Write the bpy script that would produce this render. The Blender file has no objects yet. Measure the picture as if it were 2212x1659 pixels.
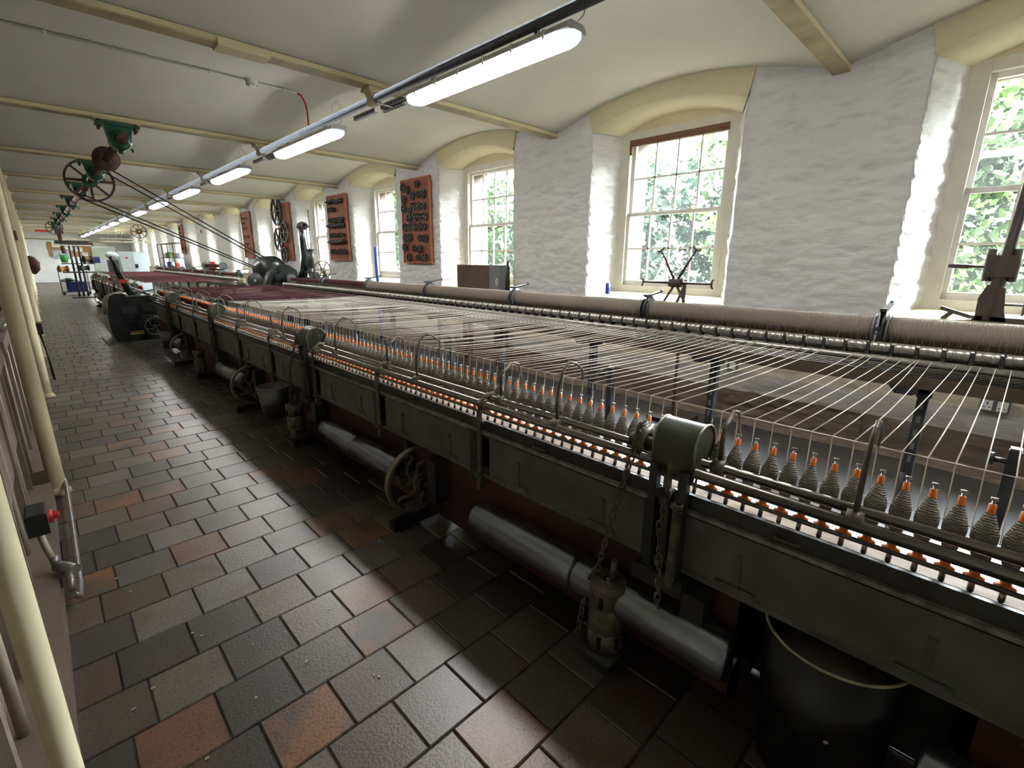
import bpy, bmesh, math, random
from mathutils import Vector, Matrix, noise
random.seed(7)
PI = math.pi
S = bpy.context.scene
COL = S.collection

# ------------------------------------------------------------------ camera, world, exposure
Rv = Vector((0.7140571866146425, -0.700050718763844, 0.007164174914601754))
Uv = Vector((0.17118627330034886, 0.18451566376167536, 0.9678064009191748))
Fv = Vector((0.6788354690773898, 0.6898427074230862, -0.2515938094184083))
cam = bpy.data.cameras.new('camera'); cam_o = bpy.data.objects.new('camera', cam); COL.objects.link(cam_o)
M = Matrix(((Rv.x, Uv.x, -Fv.x, 0), (Rv.y, Uv.y, -Fv.y, 0), (Rv.z, Uv.z, -Fv.z, 1.40), (0, 0, 0, 1)))
cam_o.matrix_world = M
cam.sensor_width = 36.0; cam.lens = 36.0 * 1022.49 / 2212.0
cam.clip_start = 0.02; cam.clip_end = 200
S.camera = cam_o
S.view_settings.view_transform = 'Standard'; S.view_settings.look = 'None'
S.view_settings.gamma = 1.0; S.view_settings.use_curve_mapping = False
S.view_settings.exposure = 0.5
SKY = 140.0
LAMP = 27.0
w = bpy.data.worlds.new('sky'); S.world = w; w.use_nodes = True
nt = w.node_tree; nt.nodes.clear()
tc = nt.nodes.new('ShaderNodeTexCoord'); sp = nt.nodes.new('ShaderNodeSeparateXYZ')
rp = nt.nodes.new('ShaderNodeValToRGB'); bg = nt.nodes.new('ShaderNodeBackground'); ow = nt.nodes.new('ShaderNodeOutputWorld')
rp.color_ramp.elements[0].position = 0.0; rp.color_ramp.elements[0].color = (0.62, 0.66, 0.66, 1)
rp.color_ramp.elements[1].position = 0.5; rp.color_ramp.elements[1].color = (0.86, 0.94, 1.0, 1)
nt.links.new(tc.outputs['Generated'], sp.inputs[0]); nt.links.new(sp.outputs['Z'], rp.inputs[0])
nt.links.new(rp.outputs[0], bg.inputs[0]); bg.inputs[1].default_value = SKY
nt.links.new(bg.outputs[0], ow.inputs[0])

# ------------------------------------------------------------------ dimensions
XW = 4.5            # inner face of the window wall
XL = -0.62           # unseen left wall, pulled in close to cut light from that side
Y0, Y1 = -3.2, 39.0
BAY = 2.79
def beam_y(n): return 1.13 + BAY * n
def win_y(n): return 2.585 + 2.785 * n
def vault(y):
    n = math.floor((y - beam_y(0)) / BAY)
    u = (y - (beam_y(n) + BAY / 2)) / (BAY / 2 - 0.05)
    u = max(-1, min(1, u))
    return 2.795 + 0.235 * (1 - u * u)

# ------------------------------------------------------------------ materials
def mat(name, col, rough=0.6, metal=0.0, var=0.0, scale=6.0, col2=None, bump=0.0, bscale=None, stretch=(1, 1, 1), spec=0.5, detail=5.0, wear=None):
    m = bpy.data.materials.new(name); m.use_nodes = True
    t = m.node_tree; b = t.nodes['Principled BSDF']
    b.inputs['Roughness'].default_value = rough; b.inputs['Metallic'].default_value = metal
    b.inputs['Specular IOR Level'].default_value = spec
    b.inputs['Base Color'].default_value = (*col, 1)
    if var or col2 or bump:
        tcn = t.nodes.new('ShaderNodeTexCoord'); mp = t.nodes.new('ShaderNodeMapping')
        mp.inputs['Scale'].default_value = stretch
        t.links.new(tcn.outputs['Object'], mp.inputs[0])
        n = t.nodes.new('ShaderNodeTexNoise'); n.inputs['Scale'].default_value = scale; n.inputs['Detail'].default_value = detail
        t.links.new(mp.outputs[0], n.inputs[0])
        if var or col2:
            r = t.nodes.new('ShaderNodeValToRGB')
            c2 = col2 if col2 else tuple(min(1, c * (1 + var)) for c in col)
            c1 = col if col2 else tuple(c * (1 - var) for c in col)
            r.color_ramp.elements[0].position = 0.35; r.color_ramp.elements[1].position = 0.68
            r.color_ramp.elements[0].color = (*c1, 1); r.color_ramp.elements[1].color = (*c2, 1)
            t.links.new(n.outputs['Fac'], r.inputs[0]); t.links.new(r.outputs[0], b.inputs['Base Color'])
        if bump:
            n2 = t.nodes.new('ShaderNodeTexNoise'); n2.inputs['Scale'].default_value = bscale or scale * 3; n2.inputs['Detail'].default_value = 6
            t.links.new(mp.outputs[0], n2.inputs[0])
            bp = t.nodes.new('ShaderNodeBump'); bp.inputs['Strength'].default_value = bump; bp.inputs['Distance'].default_value = 0.01
            t.links.new(n2.outputs['Fac'], bp.inputs['Height']); t.links.new(bp.outputs[0], b.inputs['Normal'])
    return m

def emit(name, col, strength):
    m = bpy.data.materials.new(name); m.use_nodes = True; t = m.node_tree; t.nodes.clear()
    e = t.nodes.new('ShaderNodeEmission'); o = t.nodes.new('ShaderNodeOutputMaterial')
    e.inputs[0].default_value = (*col, 1); e.inputs[1].default_value = strength
    t.links.new(e.outputs[0], o.inputs[0]); return m

def glass_mat():
    m = bpy.data.materials.new('window_glass'); m.use_nodes = True; t = m.node_tree; t.nodes.clear()
    tr = t.nodes.new('ShaderNodeBsdfTransparent'); gl = t.nodes.new('ShaderNodeBsdfGlossy'); gl.inputs['Roughness'].default_value = 0.03
    lw = t.nodes.new('ShaderNodeLayerWeight'); pw = t.nodes.new('ShaderNodeMath'); pw.operation = 'POWER'; pw.inputs[1].default_value = 5.0; t.links.new(lw.outputs['Facing'], pw.inputs[0])
    fr = t.nodes.new('ShaderNodeMapRange'); fr.inputs['To Min'].default_value = 0.05; fr.inputs['To Max'].default_value = 0.85; t.links.new(pw.outputs[0], fr.inputs['Value'])
    tr.inputs[0].default_value = (0.95, 0.98, 0.96, 1)
    df = t.nodes.new('ShaderNodeBsdfTranslucent'); df.inputs[0].default_value = (0.9, 0.95, 0.95, 1)
    m0 = t.nodes.new('ShaderNodeMixShader'); nn = t.nodes.new('ShaderNodeTexNoise'); nn.inputs['Scale'].default_value = 3.0
    mr = t.nodes.new('ShaderNodeMapRange'); mr.inputs['To Min'].default_value = 0.004; mr.inputs['To Max'].default_value = 0.015
    t.links.new(nn.outputs['Fac'], mr.inputs['Value']); t.links.new(mr.outputs[0], m0.inputs[0])
    t.links.new(tr.outputs[0], m0.inputs[1]); t.links.new(df.outputs[0], m0.inputs[2])
    mx = t.nodes.new('ShaderNodeMixShader'); o = t.nodes.new('ShaderNodeOutputMaterial')
    t.links.new(fr.outputs[0], mx.inputs[0]); t.links.new(m0.outputs[0], mx.inputs[1]); t.links.new(gl.outputs[0], mx.inputs[2])
    t.links.new(mx.outputs[0], o.inputs[0]); return m

def tile_mat(name, island=False, base='dark'):
    m = bpy.data.materials.new(name); m.use_nodes = True; t = m.node_tree; b = t.nodes['Principled BSDF']
    L = t.links.new; N = t.nodes.new
    if island:
        g = N('ShaderNodeNewGeometry'); rnd = g.outputs['Random Per Island']
    else:
        oi = N('ShaderNodeObjectInfo'); rnd = oi.outputs['Random']
    tcn = N('ShaderNodeTexCoord'); geo = N('ShaderNodeNewGeometry')
    big = N('ShaderNodeTexNoise'); big.noise_dimensions = '4D'; big.inputs['Scale'].default_value = 4.5; big.inputs['Detail'].default_value = 3
    mul = N('ShaderNodeMath'); mul.operation = 'MULTIPLY'; mul.inputs[1].default_value = 37.0; L(rnd, mul.inputs[0])
    L(geo.outputs['Position'], big.inputs['Vector']); L(mul.outputs[0], big.inputs['W'])
    r1 = N('ShaderNodeValToRGB'); L(rnd, r1.inputs[0]); r1.color_ramp.interpolation = 'CONSTANT'
    if base == 'dark':
        stops = [(0.0, (0.052, 0.047, 0.043)), (0.16, (0.105, 0.082, 0.068)), (0.32, (0.130, 0.118, 0.107)), (0.48, (0.066, 0.056, 0.051)), (0.62, (0.165, 0.132, 0.103)), (0.76, (0.100, 0.071, 0.057)), (0.9, (0.200, 0.180, 0.158))]
    else:
        stops = [(0.0, (0.27, 0.118, 0.052)), (0.5, (0.20, 0.092, 0.05))]
    while len(r1.color_ramp.elements) < len(stops): r1.color_ramp.elements.new(0.5)
    for e, (p, c) in zip(r1.color_ramp.elements, stops): e.position = p; e.color = (*c, 1)
    r2 = N('ShaderNodeValToRGB'); L(big.outputs['Fac'], r2.inputs[0])
    r2.color_ramp.elements[0].position = 0.52; r2.color_ramp.elements[1].position = 0.66
    if base == 'dark':
        r2.color_ramp.elements[0].color = (0, 0, 0, 1); r2.color_ramp.elements[1].color = (0.55, 0.55, 0.55, 1)
        patch = (0.11, 0.056, 0.034, 1)
    else:
        r2.color_ramp.elements[0].color = (0, 0, 0, 1); r2.color_ramp.elements[1].color = (0.9, 0.9, 0.9, 1)
        patch = (0.065, 0.052, 0.046, 1)
    mx = N('ShaderNodeMix'); mx.data_type = 'RGBA'; L(r2.outputs[0], mx.inputs['Factor']); L(r1.outputs[0], mx.inputs[6]); mx.inputs[7].default_value = patch
    # pits and speckle
    fn = N('ShaderNodeTexNoise'); fn.inputs['Scale'].default_value = 95; fn.inputs['Detail'].default_value = 4; L(geo.outputs['Position'], fn.inputs['Vector'])
    r3 = N('ShaderNodeValToRGB'); r3.color_ramp.elements[0].position = 0.33; r3.color_ramp.elements[0].color = (0.25, 0.24, 0.23, 1); r3.color_ramp.elements[1].position = 0.48; r3.color_ramp.elements[1].color = (1, 1, 1, 1)
    L(fn.outputs['Fac'], r3.inputs[0])
    m2 = N('ShaderNodeMix'); m2.data_type = 'RGBA'; m2.blend_type = 'MULTIPLY'; m2.inputs['Factor'].default_value = 0.8
    L(mx.outputs[2], m2.inputs[6]); L(r3.outputs[0], m2.inputs[7]); L(m2.outputs[2], b.inputs['Base Color'])
    rr = N('ShaderNodeMapRange'); rr.inputs['To Min'].default_value = 0.27; rr.inputs['To Max'].default_value = 0.42; b.inputs['Specular IOR Level'].default_value = 1.0; b.inputs['Coat Weight'].default_value = 0.6; b.inputs['Coat Roughness'].default_value = 0.30; L(fn.outputs['Fac'], rr.inputs['Value']); L(rr.outputs[0], b.inputs['Roughness'])
    bp = N('ShaderNodeBump'); bp.inputs['Strength'].default_value = 0.35; bp.inputs['Distance'].default_value = 0.004
    L(fn.outputs['Fac'], bp.inputs['Height']); L(bp.outputs[0], b.inputs['Normal'])
    return m

def wall_mat():
    m = bpy.data.materials.new('painted_stone'); m.use_nodes = True; t = m.node_tree; b = t.nodes['Principled BSDF']; L = t.links.new; N = t.nodes.new
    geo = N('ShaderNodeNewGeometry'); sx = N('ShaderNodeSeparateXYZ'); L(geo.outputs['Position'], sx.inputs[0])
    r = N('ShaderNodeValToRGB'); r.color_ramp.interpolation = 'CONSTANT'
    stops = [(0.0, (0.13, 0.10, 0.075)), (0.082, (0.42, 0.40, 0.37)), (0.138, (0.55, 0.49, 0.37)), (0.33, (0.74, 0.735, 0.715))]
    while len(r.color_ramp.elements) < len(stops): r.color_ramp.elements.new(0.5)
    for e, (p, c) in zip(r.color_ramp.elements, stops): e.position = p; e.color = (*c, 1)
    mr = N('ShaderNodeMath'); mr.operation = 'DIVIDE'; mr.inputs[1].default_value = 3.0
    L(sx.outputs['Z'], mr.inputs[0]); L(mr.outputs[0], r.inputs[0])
    mp = N('ShaderNodeMapping'); mp.inputs['Scale'].default_value = (5, 5, 16); L(geo.outputs['Position'], mp.inputs[0])
    n = N('ShaderNodeTexNoise'); n.inputs['Scale'].default_value = 1.0; n.inputs['Detail'].default_value = 8; n.inputs['Roughness'].default_value = 0.6; L(mp.outputs[0], n.inputs[0])
    mx = N('ShaderNodeMix'); mx.data_type = 'RGBA'; mx.blend_type = 'MULTIPLY'; mx.inputs['Factor'].default_value = 0.45
    r2 = N('ShaderNodeValToRGB'); r2.color_ramp.elements[0].position = 0.3; r2.color_ramp.elements[0].color = (0.62, 0.60, 0.56, 1); r2.color_ramp.elements[1].position = 0.5; r2.color_ramp.elements[1].color = (1, 1, 1, 1)
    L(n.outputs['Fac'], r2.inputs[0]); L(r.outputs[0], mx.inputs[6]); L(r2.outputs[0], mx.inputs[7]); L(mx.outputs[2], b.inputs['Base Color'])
    bp = N('ShaderNodeBump'); bp.inputs['Strength'].default_value = 0.8; bp.inputs['Distance'].default_value = 0.02
    L(n.outputs['Fac'], bp.inputs['Height']); L(bp.outputs[0], b.inputs['Normal']); b.inputs['Roughness'].default_value = 0.75
    return m

def yarn_mat(name, col, band_axis, freq):
    """wool wound in close turns: fine relief and a little colour variation across the turns"""
    m = bpy.data.materials.new(name); m.use_nodes = True; t = m.node_tree; b = t.nodes['Principled BSDF']; L = t.links.new; N = t.nodes.new
    tcn = N('ShaderNodeTexCoord'); wv = N('ShaderNodeTexWave'); wv.wave_type = 'BANDS'; wv.bands_direction = band_axis
    wv.inputs['Scale'].default_value = freq; wv.inputs['Distortion'].default_value = 5.0; wv.inputs['Detail'].default_value = 3; wv.inputs['Detail Scale'].default_value = 2.0
    L(tcn.outputs['Object'], wv.inputs[0])
    r = N('ShaderNodeValToRGB'); r.color_ramp.elements[0].color = (*[c * 0.66 for c in col], 1); r.color_ramp.elements[1].color = (*[min(1, c * 1.10) for c in col], 1)
    L(wv.outputs['Fac'], r.inputs[0]); L(r.outputs[0], b.inputs['Base Color']); b.inputs['Roughness'].default_value = 0.9; b.inputs['Specular IOR Level'].default_value = 0.15
    bp = N('ShaderNodeBump'); bp.inputs['Strength'].default_value = 0.9; bp.inputs['Distance'].default_value = 0.006
    L(wv.outputs['Fac'], bp.inputs['Height']); L(bp.outputs[0], b.inputs['Normal'])
    return m

MT = {
    'tile': tile_mat('quarry_tile'), 'tile_orange': tile_mat('orange_quarry_tile', base='orange'), 'tile_field': tile_mat('quarry_tile_field', island=True),
    'mortar': mat('mortar', (0.05, 0.042, 0.037), 0.85, var=0.35, scale=20, bump=0.4),
    'oily': mat('oily_floor', (0.050, 0.049, 0.054), 0.36, spec=1.0, col2=(0.080, 0.077, 0.080), scale=3, bump=0.15, bscale=25),
    'fluff': mat('fluff', (0.12, 0.095, 0.07), 0.95, col2=(0.22, 0.18, 0.13), scale=14, bump=0.6, stretch=(2, 0.6, 1)),
    'wall': wall_mat(),
    'plaster': mat('ceiling_plaster', (0.67, 0.65, 0.56), 0.75, var=0.05, scale=1.2, bump=0.10, bscale=18),
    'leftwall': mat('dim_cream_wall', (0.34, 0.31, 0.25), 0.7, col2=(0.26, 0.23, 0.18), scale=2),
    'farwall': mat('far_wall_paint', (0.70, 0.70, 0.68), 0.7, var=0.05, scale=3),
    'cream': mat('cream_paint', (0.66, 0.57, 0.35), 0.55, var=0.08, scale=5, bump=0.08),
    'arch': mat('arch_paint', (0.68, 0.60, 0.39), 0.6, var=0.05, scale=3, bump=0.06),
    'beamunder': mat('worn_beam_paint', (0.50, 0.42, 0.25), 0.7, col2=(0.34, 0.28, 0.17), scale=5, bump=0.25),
    'post': mat('post_paint', (0.74, 0.67, 0.45), 0.45, var=0.08, scale=4, bump=0.12, bscale=40),
    'headgreen': mat('green_black_casting', (0.016, 0.021, 0.019), 0.26, var=0.35, scale=8, bump=0.08),
    'poster': mat('grey_poster', (0.40, 0.43, 0.47), 0.8),
    'rimcream': mat('worn_cream_rim', (0.55, 0.50, 0.36), 0.5, var=0.2, scale=14),
    'wire': mat('pale_wire', (0.55, 0.48, 0.36), 0.4, 0.6),
    'white': mat('window_paint', (0.78, 0.76, 0.70), 0.5, var=0.06, scale=6),
    'casing': mat('casing_paint', (0.72, 0.69, 0.60), 0.5, var=0.05, scale=6),
    'bare': mat('bare_timber', (0.19, 0.095, 0.04), 0.7, col2=(0.10, 0.05, 0.025), scale=8, stretch=(1, 0.3, 3), bump=0.3),
    'glass': glass_mat(),
    'plate': mat('bare_metal_plate', (0.40, 0.40, 0.43), 0.48, 0.5, var=0.08, scale=12),
    'brass': mat('brass', (0.55, 0.42, 0.18), 0.35, 1.0),
    'rail_tan': mat('tan_worn_rail', (0.30, 0.22, 0.14), 0.6, col2=(0.13, 0.07, 0.04), scale=30, stretch=(1, .3, 1)),
    'steel': mat('bright_steel', (0.50, 0.48, 0.45), 0.28, 1.0, var=0.15, scale=20),
    'rod': mat('polished_rod', (0.36, 0.33, 0.30), 0.25, 1.0, var=0.25, scale=6, stretch=(1, 0.4, 1)),
    'roller': mat('roller_steel', (0.52, 0.50, 0.46), 0.34, 0.8, col2=(0.36, 0.34, 0.31), scale=30, stretch=(1, 2, 1)),
    'iron': mat('black_iron', (0.038, 0.039, 0.040), 0.40, 0.0, var=0.4, scale=9, bump=0.12),
    'grime': mat('greasy_iron', (0.105, 0.094, 0.075), 0.38, 0.3, col2=(0.24, 0.21, 0.16), scale=22, bump=0.25),
    'panel': mat('grey_green_panel', (0.14, 0.14, 0.127), 0.40, var=0.2, scale=7, bump=0.06),
    'paneldark': mat('dark_board', (0.055, 0.054, 0.050), 0.45, var=0.3, scale=8, bump=0.08),
    'redboard': mat('dark_red_board', (0.085, 0.030, 0.024), 0.6, col2=(0.05, 0.024, 0.02), scale=5, bump=0.15),
    'ledge': mat('worn_ledge', (0.18, 0.165, 0.16), 0.5, col2=(0.42, 0.40, 0.39), scale=25),
    'drum': mat('tin_drum', (0.40, 0.44, 0.51), 0.24, 0.92, col2=(0.30, 0.33, 0.38), scale=6),
    'cover': mat('green_black_cover', (0.065, 0.074, 0.058), 0.33, var=0.3, scale=9, col2=(0.11, 0.118, 0.095), bump=0.05),
    'bare_cover': mat('worn_edge_steel', (0.42, 0.38, 0.32), 0.4, 0.8, var=0.2, scale=18),
    'orange': mat('orange_plastic', (0.85, 0.20, 0.02), 0.4),
    'wool': yarn_mat('grey_wool', (0.54, 0.50, 0.435), 'Z', 55),
    'wool_red': yarn_mat('maroon_wool', (0.16, 0.035, 0.045), 'Z', 55),
    'roll': yarn_mat('taupe_slubbing', (0.39, 0.32, 0.26), 'Y', 55),
    'roll_red': yarn_mat('maroon_slubbing', (0.13, 0.036, 0.04), 'Y', 55),
    'strand': mat('pale_wool_strand', (0.72, 0.66, 0.56), 0.9, spec=0.1),
    'strand_red': mat('maroon_wool_strand', (0.095, 0.033, 0.038), 0.9, spec=0.1),
    'brown': mat('brown_beam', (0.085, 0.062, 0.038), 0.5, var=0.25, scale=6, bump=0.08),
    'board': mat('red_brown_board', (0.30, 0.085, 0.038), 0.55, col2=(0.20, 0.06, 0.03), scale=7, stretch=(1, 1, 0.4)),
    'boardedge': mat('orange_brown_batten', (0.40, 0.13, 0.055), 0.5, var=0.15, scale=9),
    'gear': mat('dark_gear_iron', (0.11, 0.10, 0.09), 0.45, 0.5, var=0.4, scale=20),
    'green': mat('green_enamel', (0.010, 0.085, 0.040), 0.28, var=0.2, scale=8),
    'rust': mat('rusty_iron', (0.085, 0.045, 0.035), 0.6, 0.2, var=0.35, scale=14, bump=0.15),
    'galv': mat('galvanised_steel', (0.20, 0.21, 0.21), 0.42, 0.8, var=0.2, scale=10),
    'strut': mat('perforated_strut', (0.30, 0.32, 0.33), 0.42, 0.8),
    'hole': mat('slot_shadow', (0.012, 0.012, 0.013), 0.8),
    'pipe': mat('dark_grey_pipe', (0.085, 0.088, 0.095), 0.45, var=0.15, scale=14),
    'lampbody': mat('lamp_body', (0.55, 0.54, 0.52), 0.45),
    'lens': emit('lit_lens', (1.0, 0.98, 0.96), LAMP),
    'lensend': emit('lamp_end_cap', (0.80, 0.88, 0.95), 0.85),
    'plastic_white': mat('white_plastic', (0.74, 0.73, 0.69), 0.45),
    'red': mat('red_plastic', (0.45, 0.025, 0.018), 0.4),
    'rope': mat('dark_rope', (0.035, 0.026, 0.024), 0.7),
    'guard': mat('taupe_guard_paint', (0.23, 0.185, 0.145), 0.5, var=0.14, scale=5, bump=0.05),
    'guarddark': mat('guard_recess', (0.085, 0.066, 0.05), 0.65, var=0.25, scale=6),
    'guardbar': mat('beige_bar_paint', (0.40, 0.34, 0.26), 0.45, var=0.1, scale=12),
    'conduit': mat('steel_conduit', (0.38, 0.36, 0.36), 0.35, 0.7, var=0.15, scale=15),
    'black': mat('black_plastic', (0.015, 0.015, 0.017), 0.35),
    'alu': mat('aluminium_rail', (0.62, 0.62, 0.62), 0.3, 0.9),
    'wood': mat('brown_wood', (0.105, 0.058, 0.034), 0.5, col2=(0.06, 0.033, 0.02), scale=5, stretch=(4, 1, 0.5), bump=0.1),
    'darkwood': mat('dark_old_wood', (0.040, 0.028, 0.022), 0.45, col2=(0.07, 0.05, 0.038), scale=10, stretch=(3, 3, 0.5), bump=0.12),
    'cork': mat('cork', (0.32, 0.165, 0.055), 0.9, var=0.2, scale=60),
    'paper': mat('paper', (0.72, 0.71, 0.66), 0.8), 'paper2': mat('cream_paper', (0.74, 0.70, 0.55), 0.8), 'print': mat('grey_print', (0.16, 0.17, 0.19), 0.8),
    'cabinet': mat('grey_green_cabinet', (0.40, 0.45, 0.44), 0.4, var=0.05, scale=2), 'cabinet2': mat('pale_cabinet', (0.52, 0.60, 0.52), 0.45),
    'cabinetlight': mat('pale_blue_grey_door', (0.52, 0.60, 0.63), 0.4),
    'blue': mat('blue_plastic', (0.03, 0.055, 0.36), 0.35), 'bluecrate': mat('dark_blue_plastic', (0.015, 0.022, 0.13), 0.4),
    'greenplastic': mat('green_plastic', (0.05, 0.33, 0.06), 0.4), 'leather': mat('brown_coat', (0.075, 0.03, 0.022), 0.7, var=0.3, scale=9),
    'leaf': mat('leaf', (0.018, 0.034, 0.008), 0.7, spec=0.1, col2=(0.036, 0.057, 0.017), scale=0.9), 'leaf2': mat('blue_green_leaf', (0.018, 0.033, 0.019), 0.7, spec=0.1, col2=(0.033, 0.053, 0.032), scale=0.8),
    'bark': mat('bark', (0.20, 0.19, 0.18), 0.9, var=0.3, scale=9), 'grass': mat('lawn', (0.10, 0.11, 0.085), 0.9, var=0.25, scale=2),
    'pinkstone': mat('pink_sandstone', (0.13, 0.085, 0.07), 0.9, var=0.2, scale=1.5),
    'skin': mat('lint', (0.45, 0.42, 0.36), 0.95), 'chip': mat('pale_chip', (0.62, 0.56, 0.40), 0.8), 'yellow': mat('yellow_paint', (0.40, 0.33, 0.04), 0.5),
    'greyband': mat('pale_grey_disc', (0.20, 0.21, 0.22), 0.4, 0.3),
}

# ------------------------------------------------------------------ mesh helper
class MB:
    def __init__(s): s.v = []; s.f = []; s.sm = []
    def add(s, vs, fs, smooth=False):
        o = len(s.v); s.v += [tuple(v) for v in vs]; s.f += [tuple(o + i for i in f) for f in fs]; s.sm += [smooth] * len(fs); return s
    def box(s, lo, hi):
        x0, y0, z0 = lo; x1, y1, z1 = hi
        return s.add([(x0, y0, z0), (x1, y0, z0), (x1, y1, z0), (x0, y1, z0), (x0, y0, z1), (x1, y0, z1), (x1, y1, z1), (x0, y1, z1)],
                     [(0, 3, 2, 1), (4, 5, 6, 7), (0, 1, 5, 4), (1, 2, 6, 5), (2, 3, 7, 6), (3, 0, 4, 7)])
    def bbox(s, lo, hi, b):
        """box with chamfered upper edges"""
        x0, y0, z0 = lo; x1, y1, z1 = hi
        s.add([(x0, y0, z0), (x1, y0, z0), (x1, y1, z0), (x0, y1, z0), (x0, y0, z1 - b), (x1, y0, z1 - b), (x1, y1, z1 - b), (x0, y1, z1 - b),
               (x0 + b, y0 + b, z1), (x1 - b, y0 + b, z1), (x1 - b, y1 - b, z1), (x0 + b, y1 - b, z1)],
              [(0, 3, 2, 1), (0, 1, 5, 4), (1, 2, 6, 5), (2, 3, 7, 6), (3, 0, 4, 7), (4, 5, 9, 8), (5, 6, 10, 9), (6, 7, 11, 10), (7, 4, 8, 11), (8, 9, 10, 11)])
        return s
    def bar(s, p0, p1, w, h, up=(0, 0, 1)):
        p0 = Vector(p0); p1 = Vector(p1); d = (p1 - p0).normalized(); u = Vector(up)
        if abs(d.dot(u)) > 0.98: u = Vector((1, 0, 0))
        r = d.cross(u).normalized(); u = r.cross(d)
        vs = []
        for p in (p0, p1):
            for a, b in ((-1, -1), (1, -1), (1, 1), (-1, 1)): vs.append(p + r * (a * w / 2) + u * (b * h / 2))
        return s.add(vs, [(0, 1, 2, 3), (7, 6, 5, 4), (0, 4, 5, 1), (1, 5, 6, 2), (2, 6, 7, 3), (3, 7, 4, 0)])
    def lathe(s, prof, p0, axis, n=16, smooth=True):
        """prof: list of (t, r) along the axis from p0"""
        p0 = Vector(p0); d = Vector(axis).normalized(); u = Vector((0, 0, 1)) if abs(d.z) < 0.9 else Vector((1, 0, 0))
        a = d.cross(u).normalized(); b = d.cross(a)
        vs = []; fs = []
        for t, r in prof:
            for i in range(n):
                g = 2 * PI * i / n; vs.append(p0 + d * t + (a * math.cos(g) + b * math.sin(g)) * max(r, 1e-5))
        for k in range(len(prof) - 1):
            for i in range(n):
                j = (i + 1) % n; fs.append((k * n + i, k * n + j, (k + 1) * n + j, (k + 1) * n + i))
        return s.add(vs, fs, smooth)
    def cyl(s, p0, p1, r, r1=None, n=12, caps=True, smooth=True):
        p0 = Vector(p0); p1 = Vector(p1); L = (p1 - p0).length; r1 = r if r1 is None else r1
        s.lathe([(0, r), (L, r1)], p0, p1 - p0, n, smooth)
        if caps:
            o = len(s.v) - 2 * n
            s.f.append(tuple(o + i for i in range(n - 1, -1, -1))); s.f.append(tuple(o + n + i for i in range(n))); s.sm += [False, False]
        return s
    def tube(s, pts, r, n=6, closed=False, caps=True):
        pts = [Vector(p) for p in pts]; m = len(pts); rs = r if isinstance(r, (list, tuple)) else [r] * m
        o = len(s.v); prev = None; vs = []
        for i in range(m):
            if closed: d = pts[(i + 1) % m] - pts[i - 1]
            else: d = pts[min(i + 1, m - 1)] - pts[max(i - 1, 0)]
            d.normalize()
            if prev is None:
                u = Vector((0, 0, 1)) if abs(d.z) < 0.9 else Vector((1, 0, 0)); a = d.cross(u).normalized()
            else:
                a = (prev - d * prev.dot(d)).normalized()
            prev = a; b = d.cross(a)
            for k in range(n):
                g = 2 * PI * k / n; vs.append(pts[i] + (a * math.cos(g) + b * math.sin(g)) * rs[i])
        fs = []
        for i in range(m if closed else m - 1):
            j = (i + 1) % m
            for k in range(n):
                l = (k + 1) % n; fs.append((i * n + k, i * n + l, j * n + l, j * n + k))
        s.add(vs, fs, True)
        if caps and not closed:
            s.f.append(tuple(o + k for k in range(n - 1, -1, -1))); s.f.append(tuple(o + (m - 1) * n + k for k in range(n))); s.sm += [False, False]
        return s
    def prism(s, poly, axis, d0, d1):
        """poly in the two other axes (in xyz order), extruded along axis from d0 to d1"""
        n = len(poly)
        def P(a, b, d): return (d, a, b) if axis == 'x' else (a, d, b) if axis == 'y' else (a, b, d)
        vs = [P(a, b, d0) for a, b in poly] + [P(a, b, d1) for a, b in poly]
        fs = [tuple(range(n - 1, -1, -1)), tuple(range(n, 2 * n))] + [(i, (i + 1) % n, n + (i + 1) % n, n + i) for i in range(n)]
        return s.add(vs, fs)
    def ring(s, c, axis, r0, r1, t, n=32):
        """flat rim of rectangular section"""
        return s.lathe([(-t / 2, r0), (-t / 2, r1), (t / 2, r1), (t / 2, r0), (-t / 2, r0)], c, axis, n, False)
    def sphere(s, c, r, n=10, m=6, sc=(1, 1, 1)):
        c = Vector(c); vs = []; fs = []
        for i in range(m + 1):
            a = PI * i / m
            for k in range(n):
                g = 2 * PI * k / n; vs.append((c.x + r * sc[0] * math.sin(a) * math.cos(g), c.y + r * sc[1] * math.sin(a) * math.sin(g), c.z + r * sc[2] * math.cos(a)))
        for i in range(m):
            for k in range(n): l = (k + 1) % n; fs.append((i * n + k, (i + 1) * n + k, (i + 1) * n + l, i * n + l))
        return s.add(vs, fs, True)
    def mesh(s, name, m):
        me = bpy.data.meshes.new(name); me.from_pydata(s.v, [], s.f)
        bm = bmesh.new(); bm.from_mesh(me); bmesh.ops.recalc_face_normals(bm, faces=bm.faces); bm.to_mesh(me); bm.free()
        if len(me.polygons) == len(s.sm): me.polygons.foreach_set('use_smooth', s.sm)
        me.materials.append(MT[m] if isinstance(m, str) else m)
        me.update(); return me
    def build(s, name, m, parent=None, loc=None, **kw):
        return link(name, s.mesh(name, m), parent, loc, **kw)

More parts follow.
